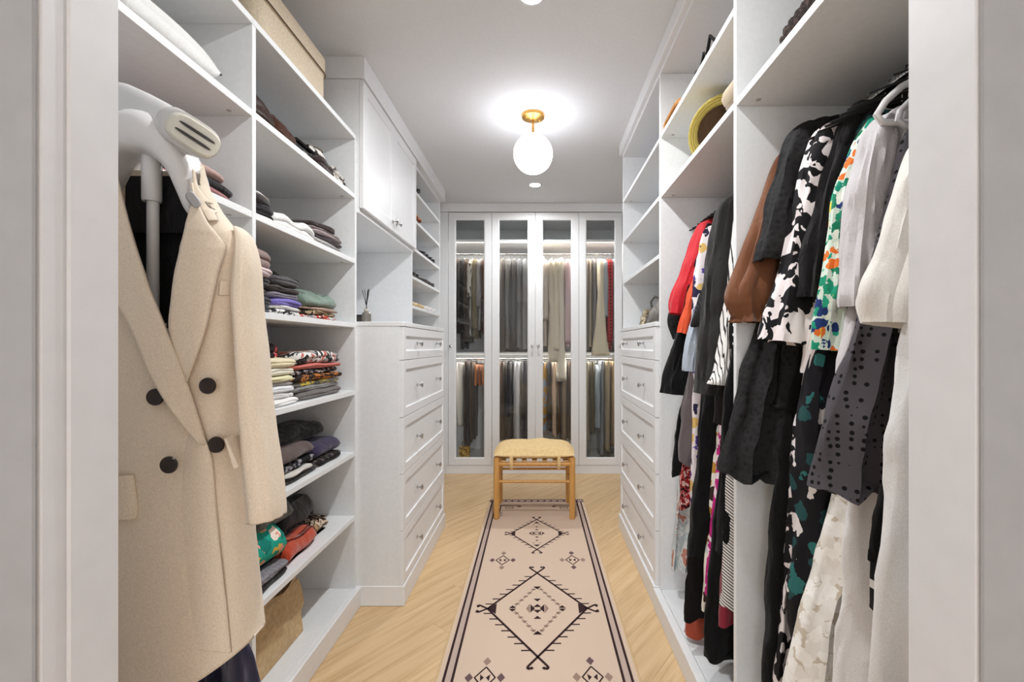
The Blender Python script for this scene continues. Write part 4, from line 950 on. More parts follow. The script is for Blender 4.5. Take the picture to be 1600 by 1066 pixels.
G('dress', 'rust dress whose bright hem nearly touches the bay floor', 'dress', 1.84, [(380, 1134, .12, .01), (392, 1116, .30, .014), (700, 1098, .34, .018), (900, 1082, .38, .026), (960, 1072, .40, .03), (990, 1071, .41, .03)], fab('#9c3f25', .8, .7, .3), amp=.010, crumple=.012)
G('knit_top', 'black ribbed knit top with a sleeve over the denim shirt', 'top', 1.755, [(330, 1148, .12, .012), (342, 1130, .30, .02), (500, 1114, .36, .022), (570, 1110, .36, .022)], pattern('rib', ['#121112', '#2c292b'], 45), amp=.004,
  sleeves=[{'p': [(1136, 352, .024, .022), (1128, 400, .028, .026), (1114, 455, .036, .03), (1102, 495, .040, .034), (1100, 512, .040, .034)]}])
G('dress', 'black dress with a wide plain skirt ending above the magenta print', 'dress', 1.70, [(330, 1150, .12, .01), (344, 1132, .30, .016), (560, 1108, .36, .02), (700, 1092, .40, .026), (800, 1083, .43, .03), (872, 1077, .45, .032)], KB, amp=.010)
G('dress', 'ochre and pale aqua print dress under the magenta hem', 'dress', 1.672, [(350, 1154, .12, .008), (362, 1138, .30, .012), (700, 1116, .34, .014), (915, 1100, .38, .018), (958, 1098, .38, .018)], pattern('floral', ['#e6e0d4', '#a8742c', '#c4d2cd', '#3a2a24', '#b98a3c'], 24, th=(.3, .55, .6)), amp=.004)
G('dress', 'magenta and white bold print dress low on the middle rail', 'dress', 1.648, [(350, 1156, .12, .008), (362, 1140, .30, .012), (700, 1122, .34, .014), (870, 1106, .38, .018), (928, 1103, .38, .018)], pattern('blotch', ['#e9d8df', '#b81e78', '#c2267f', '#e9d8df'], 11, th=(.42, .5)), amp=.004)
G('blazer', 'charcoal blazer with a long sleeve hanging in front of the middle rail', 'blazer', 1.615, [(292, 1172, .12, .014), (302, 1148, .26, .024), (326, 1134, .36, .03), (500, 1124, .38, .03), (660, 1116, .40, .03)], fab('#262323', .85, .6, .1), amp=.005,
  sleeves=[{'p': [(1146, 312, .022, .024), (1138, 336, .040, .036), (1130, 400, .046, .04, -.004), (1122, 480, .048, .042, -.008), (1112, 560, .044, .04, -.01), (1105, 616, .040, .036, -.01)]}])
G('long_dress', 'black long dress reaching almost to the bay floor by the divider', 'dress', 1.575, [(330, 1174, .12, .008), (344, 1154, .30, .012), (700, 1126, .36, .018), (900, 1108, .40, .024), (1010, 1100, .43, .028), (1030, 1100, .43, .028)], KB, amp=.010, tilt=.06)
G('shirt', 'white shirt with black stripes and a loose frilled cuff', 'shirt', 1.535, [(310, 1182, .12, .01), (322, 1162, .30, .016), (500, 1150, .34, .018), (600, 1144, .36, .018)], pattern('stripes', ['#e5e1de', '#2a2829'], 34, th=(.3, .86, .6)), amp=.004,
  sleeves=[{'p': [(1160, 334, .024, .022), (1153, 420, .026, .024), (1144, 500, .028, .026), (1137, 560, .030, .026), (1134, 590, .044, .034), (1133, 602, .048, .036)], 'gather': .1}])
G('dress', 'deep crimson dress, a dark red edge low beside the divider', 'dress', 1.505, [(340, 1188, .12, .008), (352, 1168, .30, .01), (700, 1142, .34, .014), (920, 1126, .38, .018), (972, 1122, .38, .018)], fab('#7e1f2f', .85, .4, .2), amp=.004)
G('dress', 'black sundress hanging against the divider above the striped one', 'dress', 1.478, [(336, 1192, .12, .008), (350, 1172, .30, .012), (600, 1134, .36, .018), (700, 1128, .38, .02), (860, 1120, .40, .022)], KB, amp=.006)
G('dress', 'white dress with fine black hatching squeezed against the divider', 'dress', 1.45, [(336, 1198, .12, .008), (350, 1178, .30, .01), (700, 1142, .34, .012), (770, 1137, .36, .014), (870, 1130, .38, .016), (950, 1126, .38, .016)], pattern('stripes', ['#dfdad6', '#4a4545'], 40, rot=(0, .9, 0), th=(.3, .6, .6)), amp=.004)
G('blouse', 'black blouse with white polka dots showing at the divider edge', 'blouse', 1.422, [(320, 1204, .12, .006), (334, 1184, .28, .010), (540, 1166, .32, .012)], pattern('dots', ['#131214', '#eceaea'], 34, th=(.22, .5, .6)), amp=.003,
  sleeves=[{'p': [(1182, 345, .02, .014), (1172, 430, .024, .016), (1161, 500, .028, .018), (1158, 546, .028, .018)]}])

# ---------------------------------------------------------------- clothes in the glazed wardrobe (rails run across, so each shows its front edge)
def wx(px, Y=4.66): return (px - CX)*Y/F
WG = 'clothes behind the wardrobe glass'
def W(nm, lab, cat, px, hem, mat, half=.024, z0=2.205, flare=1.0, depth=.21, sleeve=None, nf=3, amp=.006, short=False):
    GN[0] += 1; X = wx(px); zb = H - (hem - CY)*4.66/F
    t = thing(nm, lab, cat, (X, 4.87, z0), WG)
    f = flare
    if short: rows = [(z0, -.16, .16, half*.7), (z0 - .03, -.17, .17, half), (zb, -.17, .17, half)]
    else: rows = [(z0, -.06, .06, half*.5), (z0 - .02, -.13, .13, half*.8), (z0 - .06, -depth, depth, half), (z0*.6 + zb*.4, -depth, depth, half*1.05), (zb + .1, -depth, depth, half*f), (zb, -depth, depth, half*f*1.05)]
    rs = close_hem(body_rings(0, rows, amp, nf, GN[0], n=22, nt=32, crumple=.005), .02)
    part('body', MB().rings([[(X - y, 4.87 + x, z) for x, y, z in r] for r in rs], cap0=True, cap1=True), mat, t, 'all')
    if sleeve:
        zs = H - (sleeve[0] - CY)*4.64/F; r_ = sleeve[1]
        pts = [(0, 0, z0 - .05, .02, .016), (0, -.012, z0 - .1, .035, r_), ((sleeve[2] if len(sleeve) > 2 else 0)*.5, -.02, (z0 + zs)/2, .032, r_*1.1), ((sleeve[2] if len(sleeve) > 2 else 0), -.02, zs, .034, r_*(sleeve[3] if len(sleeve) > 3 else 1))]
        sr = sleeve_rings([(y_, x_, z, a, b) for x_, y_, z, a, b in pts], GN[0], n=18, nt=18)
        part('sleeve', MB().rings([[(X - y, 4.87 - depth + .012 + x, z) for x, y, z in [(p[0], p[1], p[2]) for p in r]] for r in close_hem(sr, .02)], cap0=True, cap1=True), mat, t, 'all')
    hanger('wire hanger of the ' + lab.split(' behind')[0].split(' with')[0], 4.87, CHROME, zr=z0 + .0775 + .0, x=X, w=.15, r=.002, drop=.075 if not short else .06, axis='y', group='wire hangers in the wardrobe')
    return t
fb = lambda c, w_=.5: fab(c, .9, w_, .2)
D1, D2, D3, D4 = ' behind the leftmost glazed door', ' behind the second glazed door', ' behind the third glazed door', ' behind the rightmost glazed door'
W('blouse', 'dark chocolate blouse by the hinge' + D1, 'blouse', 712, 520, fb('#3a2a24'), .026)
W('shirt', 'black shirt with long front sleeve' + D1, 'shirt', 721, 545, fb('#211d1d'), .020, sleeve=(520, .022))
W('blouse', 'brown crumpled blouse with short sleeve' + D1, 'blouse', 728, 535, fb('#4c3b30'), .018, sleeve=(490, .02))
W('shirt', 'cream shirt with dark vertical stripes' + D1, 'shirt', 734.5, 525, pattern('stripes', ['#d9d3c8', '#4a4540'], 26, rot=(0, 0, PI/2), th=(.3, .6, .6)), .017, sleeve=(465, .026, 0, 1.2))
W('shirt', 'olive khaki shirt' + D1, 'shirt', 741, 528, fb('#77694c'), .017, sleeve=(515, .02))
W('shirt', 'grey soft shirt' + D1, 'shirt', 747.5, 515, fb('#8f8a88'), .018, sleeve=(480, .021))
W('jacket', 'dark brown jacket close to the right stile' + D1, 'jacket', 755, 520, fb('#4d3327'), .022, sleeve=(470, .024))
W('dress', 'grey brown plain dress by the left stile' + D2, 'dress', 784, 548, fb('#6d645f'), .026)
W('dress', 'mid grey pleated dress' + D2, 'dress', 793, 546, fb('#85817f'), .024, nf=6, amp=.01)
W('coat', 'dark grey coat with broad shoulder' + D2, 'coat', 802, 547, fb('#625e5d'), .026)
W('dress', 'cool grey long dress' + D2, 'dress', 811, 545, fb('#7d7c80'), .024)
W('dress', 'pale grey dress beside the centre stile' + D2, 'dress', 820, 546, fb('#8e8c8e'), .024)
W('blouse', 'blush white blouse nearest the centre' + D3, 'blouse', 851, 540, fb('#d9cdc2'), .026, sleeve=(500, .03, 0, 1.1))
W('blouse', 'ivory blouse with a drooping wide sleeve' + D3, 'blouse', 861, 545, fb('#e2d8c6'), .022, sleeve=(566, .026, -.02, 1.7))
W('blouse', 'cream silk blouse with long cuff' + D3, 'blouse', 869, 540, fb('#e6dcc8'), .020, sleeve=(548, .024, 0, 1.1))
W('blouse', 'pale ivory blouse with soft folds' + D3, 'blouse', 877, 542, fb('#e9e2d2'), .020, sleeve=(596, .024, .0, 1.9))
W('shirt', 'pale pink shirt by the right stile' + D3, 'shirt', 888, 543, fb('#dcc3c6'), .024, sleeve=(536, .03))
W('dress', 'taupe plain dress by the left stile' + D4, 'dress', 917, 546, fb('#8b8178'), .020)
W('dress', 'beige dress with fine ribs' + D4, 'dress', 923.5, 544, pattern('rib', ['#a29684', '#b9ad9b'], 30), .019)
W('dress', 'smooth grey dress' + D4, 'dress', 930, 540, fb('#7f7a7b'), .022)
W('blouse', 'cream blouse with a wide flaring sleeve' + D4, 'blouse', 938.5, 540, fb('#e3d8bf'), .018, sleeve=(556, .028, -.004, 3.0))
W('shirt', 'light grey blue shirt' + D4, 'shirt', 946, 530, fb('#a9adb2'), .018, sleeve=(495, .024))
W('shirt', 'red and black plaid shirt' + D4, 'shirt', 953, 546, pattern('plaid', ['#2a1416', '#8e1f26', '#b8383a'], 9), .020, sleeve=(535, .024))
W('shirt', 'faded denim shirt at the edge' + D4, 'shirt', 961, 540, fb('#8a93a0'), .018, sleeve=(540, .02))
LO = 1.085
W('trousers', 'white trousers falling in one long fold' + D1, 'trousers', 716, 668, fb('#d7d1c8'), .036, z0=LO, short=True)
W('trousers', 'dark brown trousers on the lower rail' + D1, 'trousers', 727, 700, fb('#33241e'), .024, z0=LO, short=True)
W('trousers', 'khaki brown trousers on the lower rail' + D1, 'trousers', 736, 690, fb('#4b3a2c'), .022, z0=LO, short=True)
for px, c, l in ((742, '#b06a34', 'rust orange'), (747.5, '#8a4a24', 'deep copper'), (753, '#a9683c', 'tan copper')):
    W('scarf', l + ' short scarf folded over the lower rail' + D1, 'scarf', px, 602, fb(c), .014, z0=LO, short=True)
W('trousers', 'black brown trousers by the right stile' + D1, 'trousers', 760, 700, fb('#2d1f1c'), .022, z0=LO, short=True)
W('trousers', 'brown trousers by the left stile' + D2, 'trousers', 783, 690, fb('#5a4a40'), .028, z0=LO, short=True)
W('trousers', 'charcoal trousers on the lower rail' + D2, 'trousers', 794, 692, fb('#38353a'), .026, z0=LO, short=True)
W('trousers', 'white trousers on the lower rail' + D2, 'trousers', 807, 690, fb('#cfcfd2'), .030, z0=LO, short=True)
W('trousers', 'navy trousers on the lower rail' + D2, 'trousers', 819, 692, fb('#2a2d3a'), .028, z0=LO, short=True)
W('skirt', 'mustard and blue dip-dyed skirt' + D3, 'skirt', 850, 682, pattern('blotch', ['#b98a3c', '#8fa0b8', '#a8752c'], 7, th=(.5, .5)), .026, z0=LO, short=True)
W('trousers', 'black trousers on the lower rail' + D3, 'trousers', 859, 675, fb('#1f1c20'), .020, z0=LO, short=True)
W('trousers', 'pale beige trousers widening to the hem' + D3, 'trousers', 867, 684, fb('#cdb39c'), .028, z0=LO, short=True)
W('trousers', 'dark chestnut trousers on the lower rail' + D3, 'trousers', 875, 680, fb('#4a3328'), .018, z0=LO, short=True)
W('trousers', 'taupe soft trousers on the lower rail' + D3, 'trousers', 882, 692, fb('#8d7c69'), .026, z0=LO, short=True)
W('trousers', 'brown trousers by the right stile' + D3, 'trousers', 892, 690, fb('#5b4638'), .022, z0=LO, short=True)
W('trousers', 'sand trousers by the left stile' + D4, 'trousers', 918, 692, fb('#ab9c84'), .028, z0=LO, short=True)
W('trousers', 'olive drab trousers on the lower rail' + D4, 'trousers', 927, 680, fb('#5a5038'), .022, z0=LO, short=True)
W('jacket', 'light blue denim jacket on the lower rail' + D4, 'jacket', 935, 668, fb('#8f98a2', .7), .026, z0=LO)
W('jeans', 'grey jeans on the lower rail' + D4, 'jeans', 942.5, 714, fb('#7d8288', .7), .022, z0=LO, short=True)
W('trousers', 'wide beige corduroy trousers on the lower rail' + D4, 'trousers', 951.5, 706, pattern('rib', ['#9c8d76', '#ab9c85'], 40), .032, z0=LO, short=True)
W('trousers', 'tan trousers at the far edge' + D4, 'trousers', 961, 700, fb('#a58a62'), .022, z0=LO, short=True)
b = P(726, 713, 4.72)
yb = thing('gift_bag', 'small golden patterned bag on the wardrobe floor' + D1, 'bag', (b[0], 4.72, .116))
part('body', MB().rings([[(b[0] - .05, 4.68, .116), (b[0] + .05, 4.68, .116), (b[0] + .05, 4.76, .116), (b[0] - .05, 4.76, .116)], [(b[0] - .052, 4.676, .19), (b[0] + .052, 4.676, .19), (b[0] + .05, 4.764, .19), (b[0] - .05, 4.764, .19)], [(b[0] - .05, 4.70, .25), (b[0] + .05, 4.695, .245), (b[0] + .05, 4.74, .25), (b[0] - .05, 4.745, .245)]], cap0=True), pattern('blotch', ['#c2953f', '#7a5a24', '#d8b56a'], 30, th=(.45, .5)), yb)
for v in (4.70, 4.74): part('handle', MB().tube([(b[0] - .025, v, .24), (b[0] - .02, v, .29), (b[0] + .02, v, .295), (b[0] + .025, v, .24)], .003, 6), fab('#6a4a2a'), yb, .8)

# ---------------------------------------------------------------- folded clothes on the left shelves
FN = [0]
def folded(nm, lab, cat, y0, y1, z0, th, mat, xf=-.93, dep=.30, layers=2, group=None, lump=.006, slope=0, lift=None, roll=0):
    """a garment folded flat: rounded fold lobes facing the corridor, softly uneven along the shelf; SLOPE lowers its front"""
    FN[0] += 1; sd = FN[0]*1.7; ny = 20; rs = []; xb = xf - dep
    def ring(y, k, ky):
        pts = []; nz = lambda a, b, c: mnoise.noise(Vector((a, b, c + sd)))
        fx = xf + .012*nz(y*9, 0, 1) - (1 - ky)*.016; bx = xb + (1 - ky)*.02
        tt = th*(.55 + .45*ky)
        # front lobes from bottom to top
        for l in range(layers):
            for q in range(7):
                a = -PI/2 + PI*q/6; h = (l + .5 + .5*math.sin(a))/layers
                r_ = tt/layers*.55*(1 + .25*nz(y*7, l*3, 4)); e = .010*nz(y*10, l*5, 2)
                pts.append((fx - r_ + r_*math.cos(a) + e - .008*abs(h - .5)*2, h))
        for q in range(1, 7):
            x = fx + (bx - fx)*q/6.5; pts.append((x, 1.0))
        pts.append((bx, .85)); pts.append((bx - .004, .5)); pts.append((bx, .12))
        for q in range(5, 0, -1): pts.append((fx + (bx - fx)*q/6.5, 0.0))
        out = []
        for x, h in pts:
            u = (fx - x)/dep
            wob = lump*(nz(y*8, x*8, 0)*2 + nz(y*18, x*14, 7))
            base = lift(y, x) if lift else 0
            hump = math.sin(PI*min(1, max(0, u*1.1 + .12)))*roll
            out.append((x, y, z0 + base + h*(tt + wob*ky + hump) - slope*h*max(0, 1 - u*2)*th))
        return out
    for i in range(ny + 1):
        t = i/ny; y = y0 + (y1 - y0)*t; ky = min(1, (1 - abs(2*t - 1)**5))**.5
        rs.append(ring(y, 1, max(.05, ky)))
    return solo(nm, MB().rings(rs, cap0=True, cap1=True), mat, lab, cat, ((xf + xb)/2, (y0+y1)/2, z0), group, 'all')
def pile(specs, y0, y1, z0, group, xf=-.93, dep=.30, lift=None):
    z = z0 + .0005
    for i, (nm, cat, lab, th, mat, *o) in enumerate(specs):
        o = o[0] if o else {}
        folded(nm, lab, cat, y0 + o.get('a', 0), y1 + o.get('b', 0), z, th, mat, xf + o.get('f', R.uniform(-.012, .006)), dep + o.get('d', 0), o.get('n', 2), group, o.get('lump', .004), o.get('slope', 0), lift, o.get('roll', 0))
        z += th*.97 + .001
    return z
f_ = lambda c, w_=.6: fab(c, .9, w_, .2)
NV = '#20222c'
# shelf at 1.40 m: three stacks
g1 = 'stacks on the shelf level with the dresser top'
pile([('jeans', 'jeans', 'near black jeans at the bottom of the stack beside the divider, under the mauve jumper', .028, f_('#26272c')), ('jeans', 'jeans', 'washed black jeans, second up in the stack under the mauve jumper', .03, f_('#303136')),
      ('sweatshirt', 'sweatshirt', 'brown black sweatshirt in the middle of the stack under the mauve jumper', .034, f_('#332c2c')), ('sweatshirt', 'sweatshirt', 'charcoal crumpled sweatshirt directly under the pale pink top', .034, f_('#3c3a3c')),
      ('top', 'top', 'pale pink folded top under the mauve jumper', .026, f_('#d3bfc0'), {'f': .004}), ('jumper', 'jumper', 'mauve grey jumper on top of the tall dark stack', .052, f_('#8b7671'), {'roll': .012, 'f': .002})], 1.462, 1.592, 1.40, g1, dep=.32)
pile([('tee', 'tee', 'black and white patterned tee at the bottom, under the purple one', .022, pattern('blotch', ['#2a292c', '#d8d5d2'], 40, th=(.48, .5))), ('tee', 'tee', 'folded white tee between the patterned and the purple one', .012, f_('#dedad6')), ('tee', 'tee', 'bright purple folded tee in the middle stack', .026, f_('#7468b4')),
      ('sweatshirt', 'sweatshirt', 'grey violet sweatshirt on top of the purple tee', .026, f_('#77727c')), ('sweatshirt', 'sweatshirt', 'dark brown sweatshirt near the top of the middle stack', .024, f_('#3f3735')), ('sweatshirt', 'sweatshirt', 'graphite sweatshirt topping the middle stack beside the green satin', .03, f_('#4a474a'), {'roll': .01})], 1.60, 1.79, 1.40, g1, dep=.32)
pile([('tee', 'tee', 'grey tee with red and black print at the bottom, under the green satin', .018, pattern('blotch', ['#8e8e90', '#c9c8c6', '#b8442f', '#2b2b2d'], 24, th=(.44, .5))), ('tee', 'tee', 'black and sand patterned tee under the green satin', .020, pattern('blotch', ['#b09a78', '#2d2624', '#c2ab8a'], 36, th=(.46, .5))), ('scarf', 'scarf', 'thin tan scarf directly under the green satin', .012, f_('#a98b78'))], 1.80, 2.12, 1.40, g1, dep=.30)
folded('satin_blouse', 'sage green satin blouse heaped on the right stack', 'blouse', 1.86, 2.13, 1.452, .055, fab('#74877a', .42, .7, .2), -.935, .24, 1, g1, .012, .3, roll=.03)
folded('cardigan', 'dark bottle green cardigan lying behind the sage satin', 'cardigan', 1.70, 1.98, 1.54, .036, f_('#1f2b25'), -1.03, .2, 2, g1, .008)
# shelf at 1.07 m
g2 = 'stacks on the shelf one below the dresser top'
pile([('tee', 'tee', 'pure white tee lowest in the white stack', .024, f_('#e4e2e0'), {'f': .012}), ('tee', 'tee', 'white tee with faint grey print, second in the white stack', .022, pattern('blotch', ['#d9d7d6', '#a9a5a5'], 30, th=(.58, .5))), ('tee', 'tee', 'cool white tee in the middle of the white stack', .024, f_('#dcdce0')), ('tee', 'tee', 'light grey tee in the white stack', .016, f_('#b5b1b2')),
      ('tee', 'tee', 'pale lemon tee between light grey and cream ones', .022, f_('#ddd6ae')), ('shirt', 'shirt', 'cream shirt second from the top of the white stack', .03, f_('#e2ddce')), ('shirt', 'shirt', 'buttery cream shirt topping the white stack', .03, f_('#ded2b0'), {'roll': .006})], 1.47, 1.755, 1.07, g2, dep=.32)
folded('embroidered_top', 'black top with red and green embroidery lying over the white stack', 'top', 1.46, 1.70, 1.235, .055, pattern('blotch', ['#1d191b', '#1d191b', '#a83a3a', '#d8d4cf', '#3a7a5a'], 9, th=(.5, .5)), -.955, .30, 2, g2, .01, 0, roll=.02)
pile([('trousers', 'trousers', 'grey brown trousers lowest in the patterned stack', .032, f_('#6b6462'), {'f': .006}), ('tee', 'tee', 'mid grey tee second in the patterned stack', .022, f_('#84827f')), ('tee', 'tee', 'grey tee with yellow leaf print in the patterned stack', .020, pattern('blotch', ['#8c8b84', '#c9b34a', '#5a5a57'], 18, th=(.52, .5))), ('top', 'top', 'black and amber print top in the patterned stack', .026, pattern('blotch', ['#2a211f', '#c07838', '#1f1a1b'], 24, th=(.5, .5))),
      ('top', 'top', 'black top with small white marks in the patterned stack', .022, pattern('blotch', ['#262225', '#b9aead'], 55, th=(.56, .5))), ('tee', 'tee', 'coral red tee under the black and white print', .022, f_('#c4675c')), ('scarf', 'scarf', 'grey scarf with black and white print topping the patterned stack', .040, pattern('blotch', ['#a8a4a0', '#2a2829', '#d8d4d0', '#b8655a'], 14, th=(.46, .5)), {'roll': .014})], 1.775, 2.16, 1.07, g2, dep=.31)
# shelf at .768 m
g3 = 'dark stacks on the third shelf from the bottom'
pile([('leggings', 'leggings', 'dark brown leggings under the plum trousers at the left', .05, f_('#3b3036')), ('jumper', 'jumper', 'plum brown folded jumper beside the beige blazer cuff', .052, f_('#503c40'))], 1.462, 1.62, .768, g3, xf=-.93)
pile([('shorts', 'shorts', 'black brown folded shorts below the white piped one', .026, f_('#2b2324')), ('camisole', 'camisole', 'off-white camisole rolled in the dark stack', .014, f_('#cfc8c2'), {'a': .05, 'b': -.06, 'f': .008}), ('leggings', 'leggings', 'black leggings with pale piping over the off-white camisole', .03, pattern('blotch', ['#18171b', '#18171b', '#8d8a90'], 15, th=(.5, .5))), ('cardigan', 'cardigan', 'mouse brown cardigan with a wide fold in the dark stack', .05, f_('#5a4c49'), {'n': 1, 'roll': .01})], 1.63, 1.93, .768, g3)
pile([('leggings', 'leggings', 'patterned black leggings under the violet jumper', .034, pattern('blotch', ['#221d1e', '#6b6160'], 30, th=(.56, .5))), ('jumper', 'jumper', 'dark violet jumper at the right end of the dark stack', .052, f_('#352c48'), {'n': 1, 'roll': .012})], 1.94, 2.17, .768, g3)
folded('throw', 'black throw spread across the back of the dark stack', 'throw', 1.47, 2.14, .880, .05, f_('#141319'), -1.0, .28, 2, g3, .016, 0, roll=.01)
# shelf at .455 m
g4 = 'heap on the second shelf from the bottom'
pile([('leggings', 'leggings', 'black leggings under the grey knit at the front left', .022, f_('#221d20'), {'f': .01}), ('knit_top', 'top', 'heathered grey knit below the turquoise flower print', .026, pattern('blotch', ['#8a868b', '#77737a'], 90, th=(.5, .5)), {'f': .006})], 1.462, 1.70, .455, g4)
folded('kimono', 'turquoise kimono with large pink and yellow flowers, bundled', 'kimono', 1.45, 1.70, .506, .125, pattern('floral', ['#1f9a86', '#e9c3b0', '#1f9a86', '#e3a08a', '#d9b14e', '#f0ddd0', '#127a6c'], 20, th=(.3, .52, .6)), -.935, .28, 1, g4, .010, 0, roll=.02)
folded('velvet_blouse', 'burnt orange velvet top rolled at the shelf edge', 'blouse', 1.705, 1.955, .4555, .062, fab('#b8401f', .6, .7, .3), -.935, .14, 1, g4, .008, 0, roll=.012)
folded('satin_shirt', 'olive grey satin shirt draped over the heap', 'shirt', 1.55, 1.83, .60, .085, fab('#41463c', .35, .9, .3), -.975, .26, 1, g4, .016, 0, roll=.02)
folded('puffer_jacket', 'black jacket with leopard lining folded at the right of the heap', 'jacket', 1.80, 2.06, .4555, .14, fab('#1d1b1f', .5, .9, .2), -1.0, .25, 2, g4, .014, 0, roll=.03)
folded('leopard_scarf', 'leopard print scarf tucked beside the orange velvet', 'scarf', 1.965, 2.085, .4555, .075, pattern('blotch', ['#cdb9a4', '#2a211e', '#b08c6a'], 34, th=(.46, .5)), -.96, .10, 1, g4, .01, 0)
folded('trousers', 'black trousers at the back of the heap', 'trousers', 1.56, 2.06, .625, .085, f_('#121114'), -1.06, .22, 2, g4, .014, 0, roll=.015)
# shelf at 1.714 m
g5 = 'folded tops on the shelf above the tall stack'
pile([('top', 'top', 'black top with a white wavy stripe at the bottom left', .028, pattern('stripes', ['#1c1a1c', '#cfcac8'], 16, rot=(0, PI/2, 0), th=(.3, .8, .6))), ('top', 'top', 'black ribbed top in the middle of the small dark stack', .026, f_('#262226')), ('top', 'top', 'brown black top above the ribbed one', .024, f_('#322a2b')), ('cloth', 'cloth', 'thin white cloth covering the small dark stack', .010, f_('#d8d4d0'))], 1.455, 1.60, 1.714, g5)
folded('white_shirt', 'white shirt folded loosely across the middle of the shelf', 'shirt', 1.60, 1.90, 1.7145, .062, f_('#e3e1de', .8), -.925, .26, 2, g5, .012, .2)
pile([('tee', 'tee', 'mottled dark grey tee at the bottom right beside the white shirt', .022, pattern('blotch', ['#6a6664', '#b8b3ae', '#3c3836'], 40, th=(.48, .5))), ('tee', 'tee', 'white tee between mottled grey and plum tees', .014, f_('#d5d0cc')), ('tee', 'tee', 'dark plum tee near the white shirt', .016, f_('#4a3f42')), ('tee', 'tee', 'pale mauve tee in the right stack', .018, f_('#a99a9a')), ('tee', 'tee', 'taupe tee under the dark brown one', .014, f_('#8f8380')), ('top', 'top', 'dark brown top covering the right stack', .022, f_('#3d3331'), {'b': -.05})], 1.90, 2.17, 1.714, g5)
# shelf at 2.034 m
g6 = 'bags and scarves on the shelf under the box'
def slouch(nm, lab, cat, y0, y1, z, h, mat, xf=-.93, dep=.2, seed=1, group=None, strap=None, skewy=0, topk=.55):
    """soft bag: bulging bottom, narrower mouth with a hollow, optional strap"""
    rs = []; cy, hy, cx, hx = (y0+y1)/2, (y1-y0)/2, xf - dep/2, dep/2
    for i in range(15):
        t = i/14; k = (1 - abs(t*1.15 - .35)**2.4*.5)*(1 - (1 - topk)*t**2); ring = []
        if i == 0: k *= .86
        for j in range(36):
            th = 2*PI*j/36; c, s = spow(math.cos(th), .6), spow(math.sin(th), .6)
            n_ = mnoise.noise(Vector((c*2 + seed, s*2, t*4)))*.10
            ring.append((cx + hx*c*k*(1 + n_)*(1 - .25*t), cy + skewy*t + hy*s*k*(1 + n_), z + h*t*(1 + .18*s*t*mnoise.noise(Vector((seed, s, 3))) + .12*n_)))
        rs.append(ring)
    last = rs[-1]; c = [sum(p[q] for p in last)/36 for q in range(3)]
    rs.append([(c[0] + (p[0]-c[0])*.86, c[1] + (p[1]-c[1])*.86, p[2] - .006) for p in last]); rs.append([(c[0] + (p[0]-c[0])*.6, c[1] + (p[1]-c[1])*.6, p[2] - .05*min(1, h*6)) for p in last])
    t = thing(nm, lab, cat, (cx, cy, z), group)
    part('body', MB().rings(rs, cap0=True, cap1=True), mat, t, 'all')
    if strap: part('strap', MB().tube(strap[0], strap[1], 8), strap[2], t, .8)
    return t
LEATH = lambda c: fab(c, .32, .35, 0)
slouch('handbag', 'dark brown leather bag at the divider end under the box', 'bag', 1.455, 1.60, 2.0345, .115, LEATH('#33241f'), xf=-.905, seed=3, group=g6, topk=.8)
slouch('handbag', 'mahogany leather bag second from the divider under the box', 'bag', 1.60, 1.745, 2.0345, .095, LEATH('#42281f'), xf=-.905, seed=5, group=g6, topk=.7)
bx = thing('clutch', 'black structured clutch with a stiff flap under the box', 'bag', (-1.02, 1.80, 2.034), g6)
part('body', MB().box(-1.10, -.94, 1.75, 1.885, 2.0345, 2.085, .008), LEATH('#171516'), bx); part('flap', MB().rings([[(-1.10, 1.749, 2.086), (-.934, 1.749, 2.086), (-.934, 1.886, 2.086), (-1.10, 1.886, 2.086)], [(-1.10, 1.749, 2.092), (-.930, 1.749, 2.092), (-.930, 1.886, 2.092), (-1.10, 1.886, 2.092)]], cap0=True, cap1=True), LEATH('#201d1e'), bx)
part('clasp', MB().box(-.9405, -.932, 1.80, 1.83, 2.05, 2.064, .002), CHROME, bx)
folded('shawl', 'dark brown shawl between the black clutch and the spotted scarf', 'shawl', 1.89, 2.04, 2.0345, .065, f_('#3a2c2a'), -.910, .22, 2, g6, .01)
folded('spotted_scarf', 'white scarf with black marks at the right end under the box', 'scarf', 2.03, 2.17, 2.0345, .055, pattern('blotch', ['#d2ccc4', '#3a3634'], 60, th=(.50, .5)), -.910, .2, 2, g6, .012)
folded('spotted_wrap', 'white wrap with black lettering-like marks standing up behind the brown shawl', 'scarf', 1.93, 2.05, 2.1005, .065, pattern('blotch', ['#d8d3cc', '#2f2b2a'], 34, th=(.54, .5)), -.96, .08, 1, g6, .01)
# near bay, seen past the steamer
g7 = 'garments on the shelf behind the steam head'
pile([('top', 'top', 'dusty rose top at the bottom behind the steam head', .03, f_('#9c6a68')), ('top', 'top', 'black top over the dusty rose one behind the steam head', .032, f_('#1c181a'), {'n': 1}), ('camisole', 'camisole', 'blush camisole with thin straps topping the pile behind the steam head', .03, f_('#b99a92'), {'n': 1, 'b': -.04})], 1.12, 1.41, 1.714, g7)
pw = pillow(-1.08, 1.15, 2.0345, .15, .19, .12, 26, 26, 9, .42)
solo('pillow', pw, f_('#e4e2df', .5), 'plump white pillow on the shelf above the steamer', 'pillow', (-1.08, 1.15, 2.0345), smooth='all')
folded('throw', 'rolled white blanket beside the plump pillow on the shelf over the steamer', 'blanket', .62, .95, 2.0345, .11, f_('#dcd8d4'), -.94, .3, 1, None, .01)

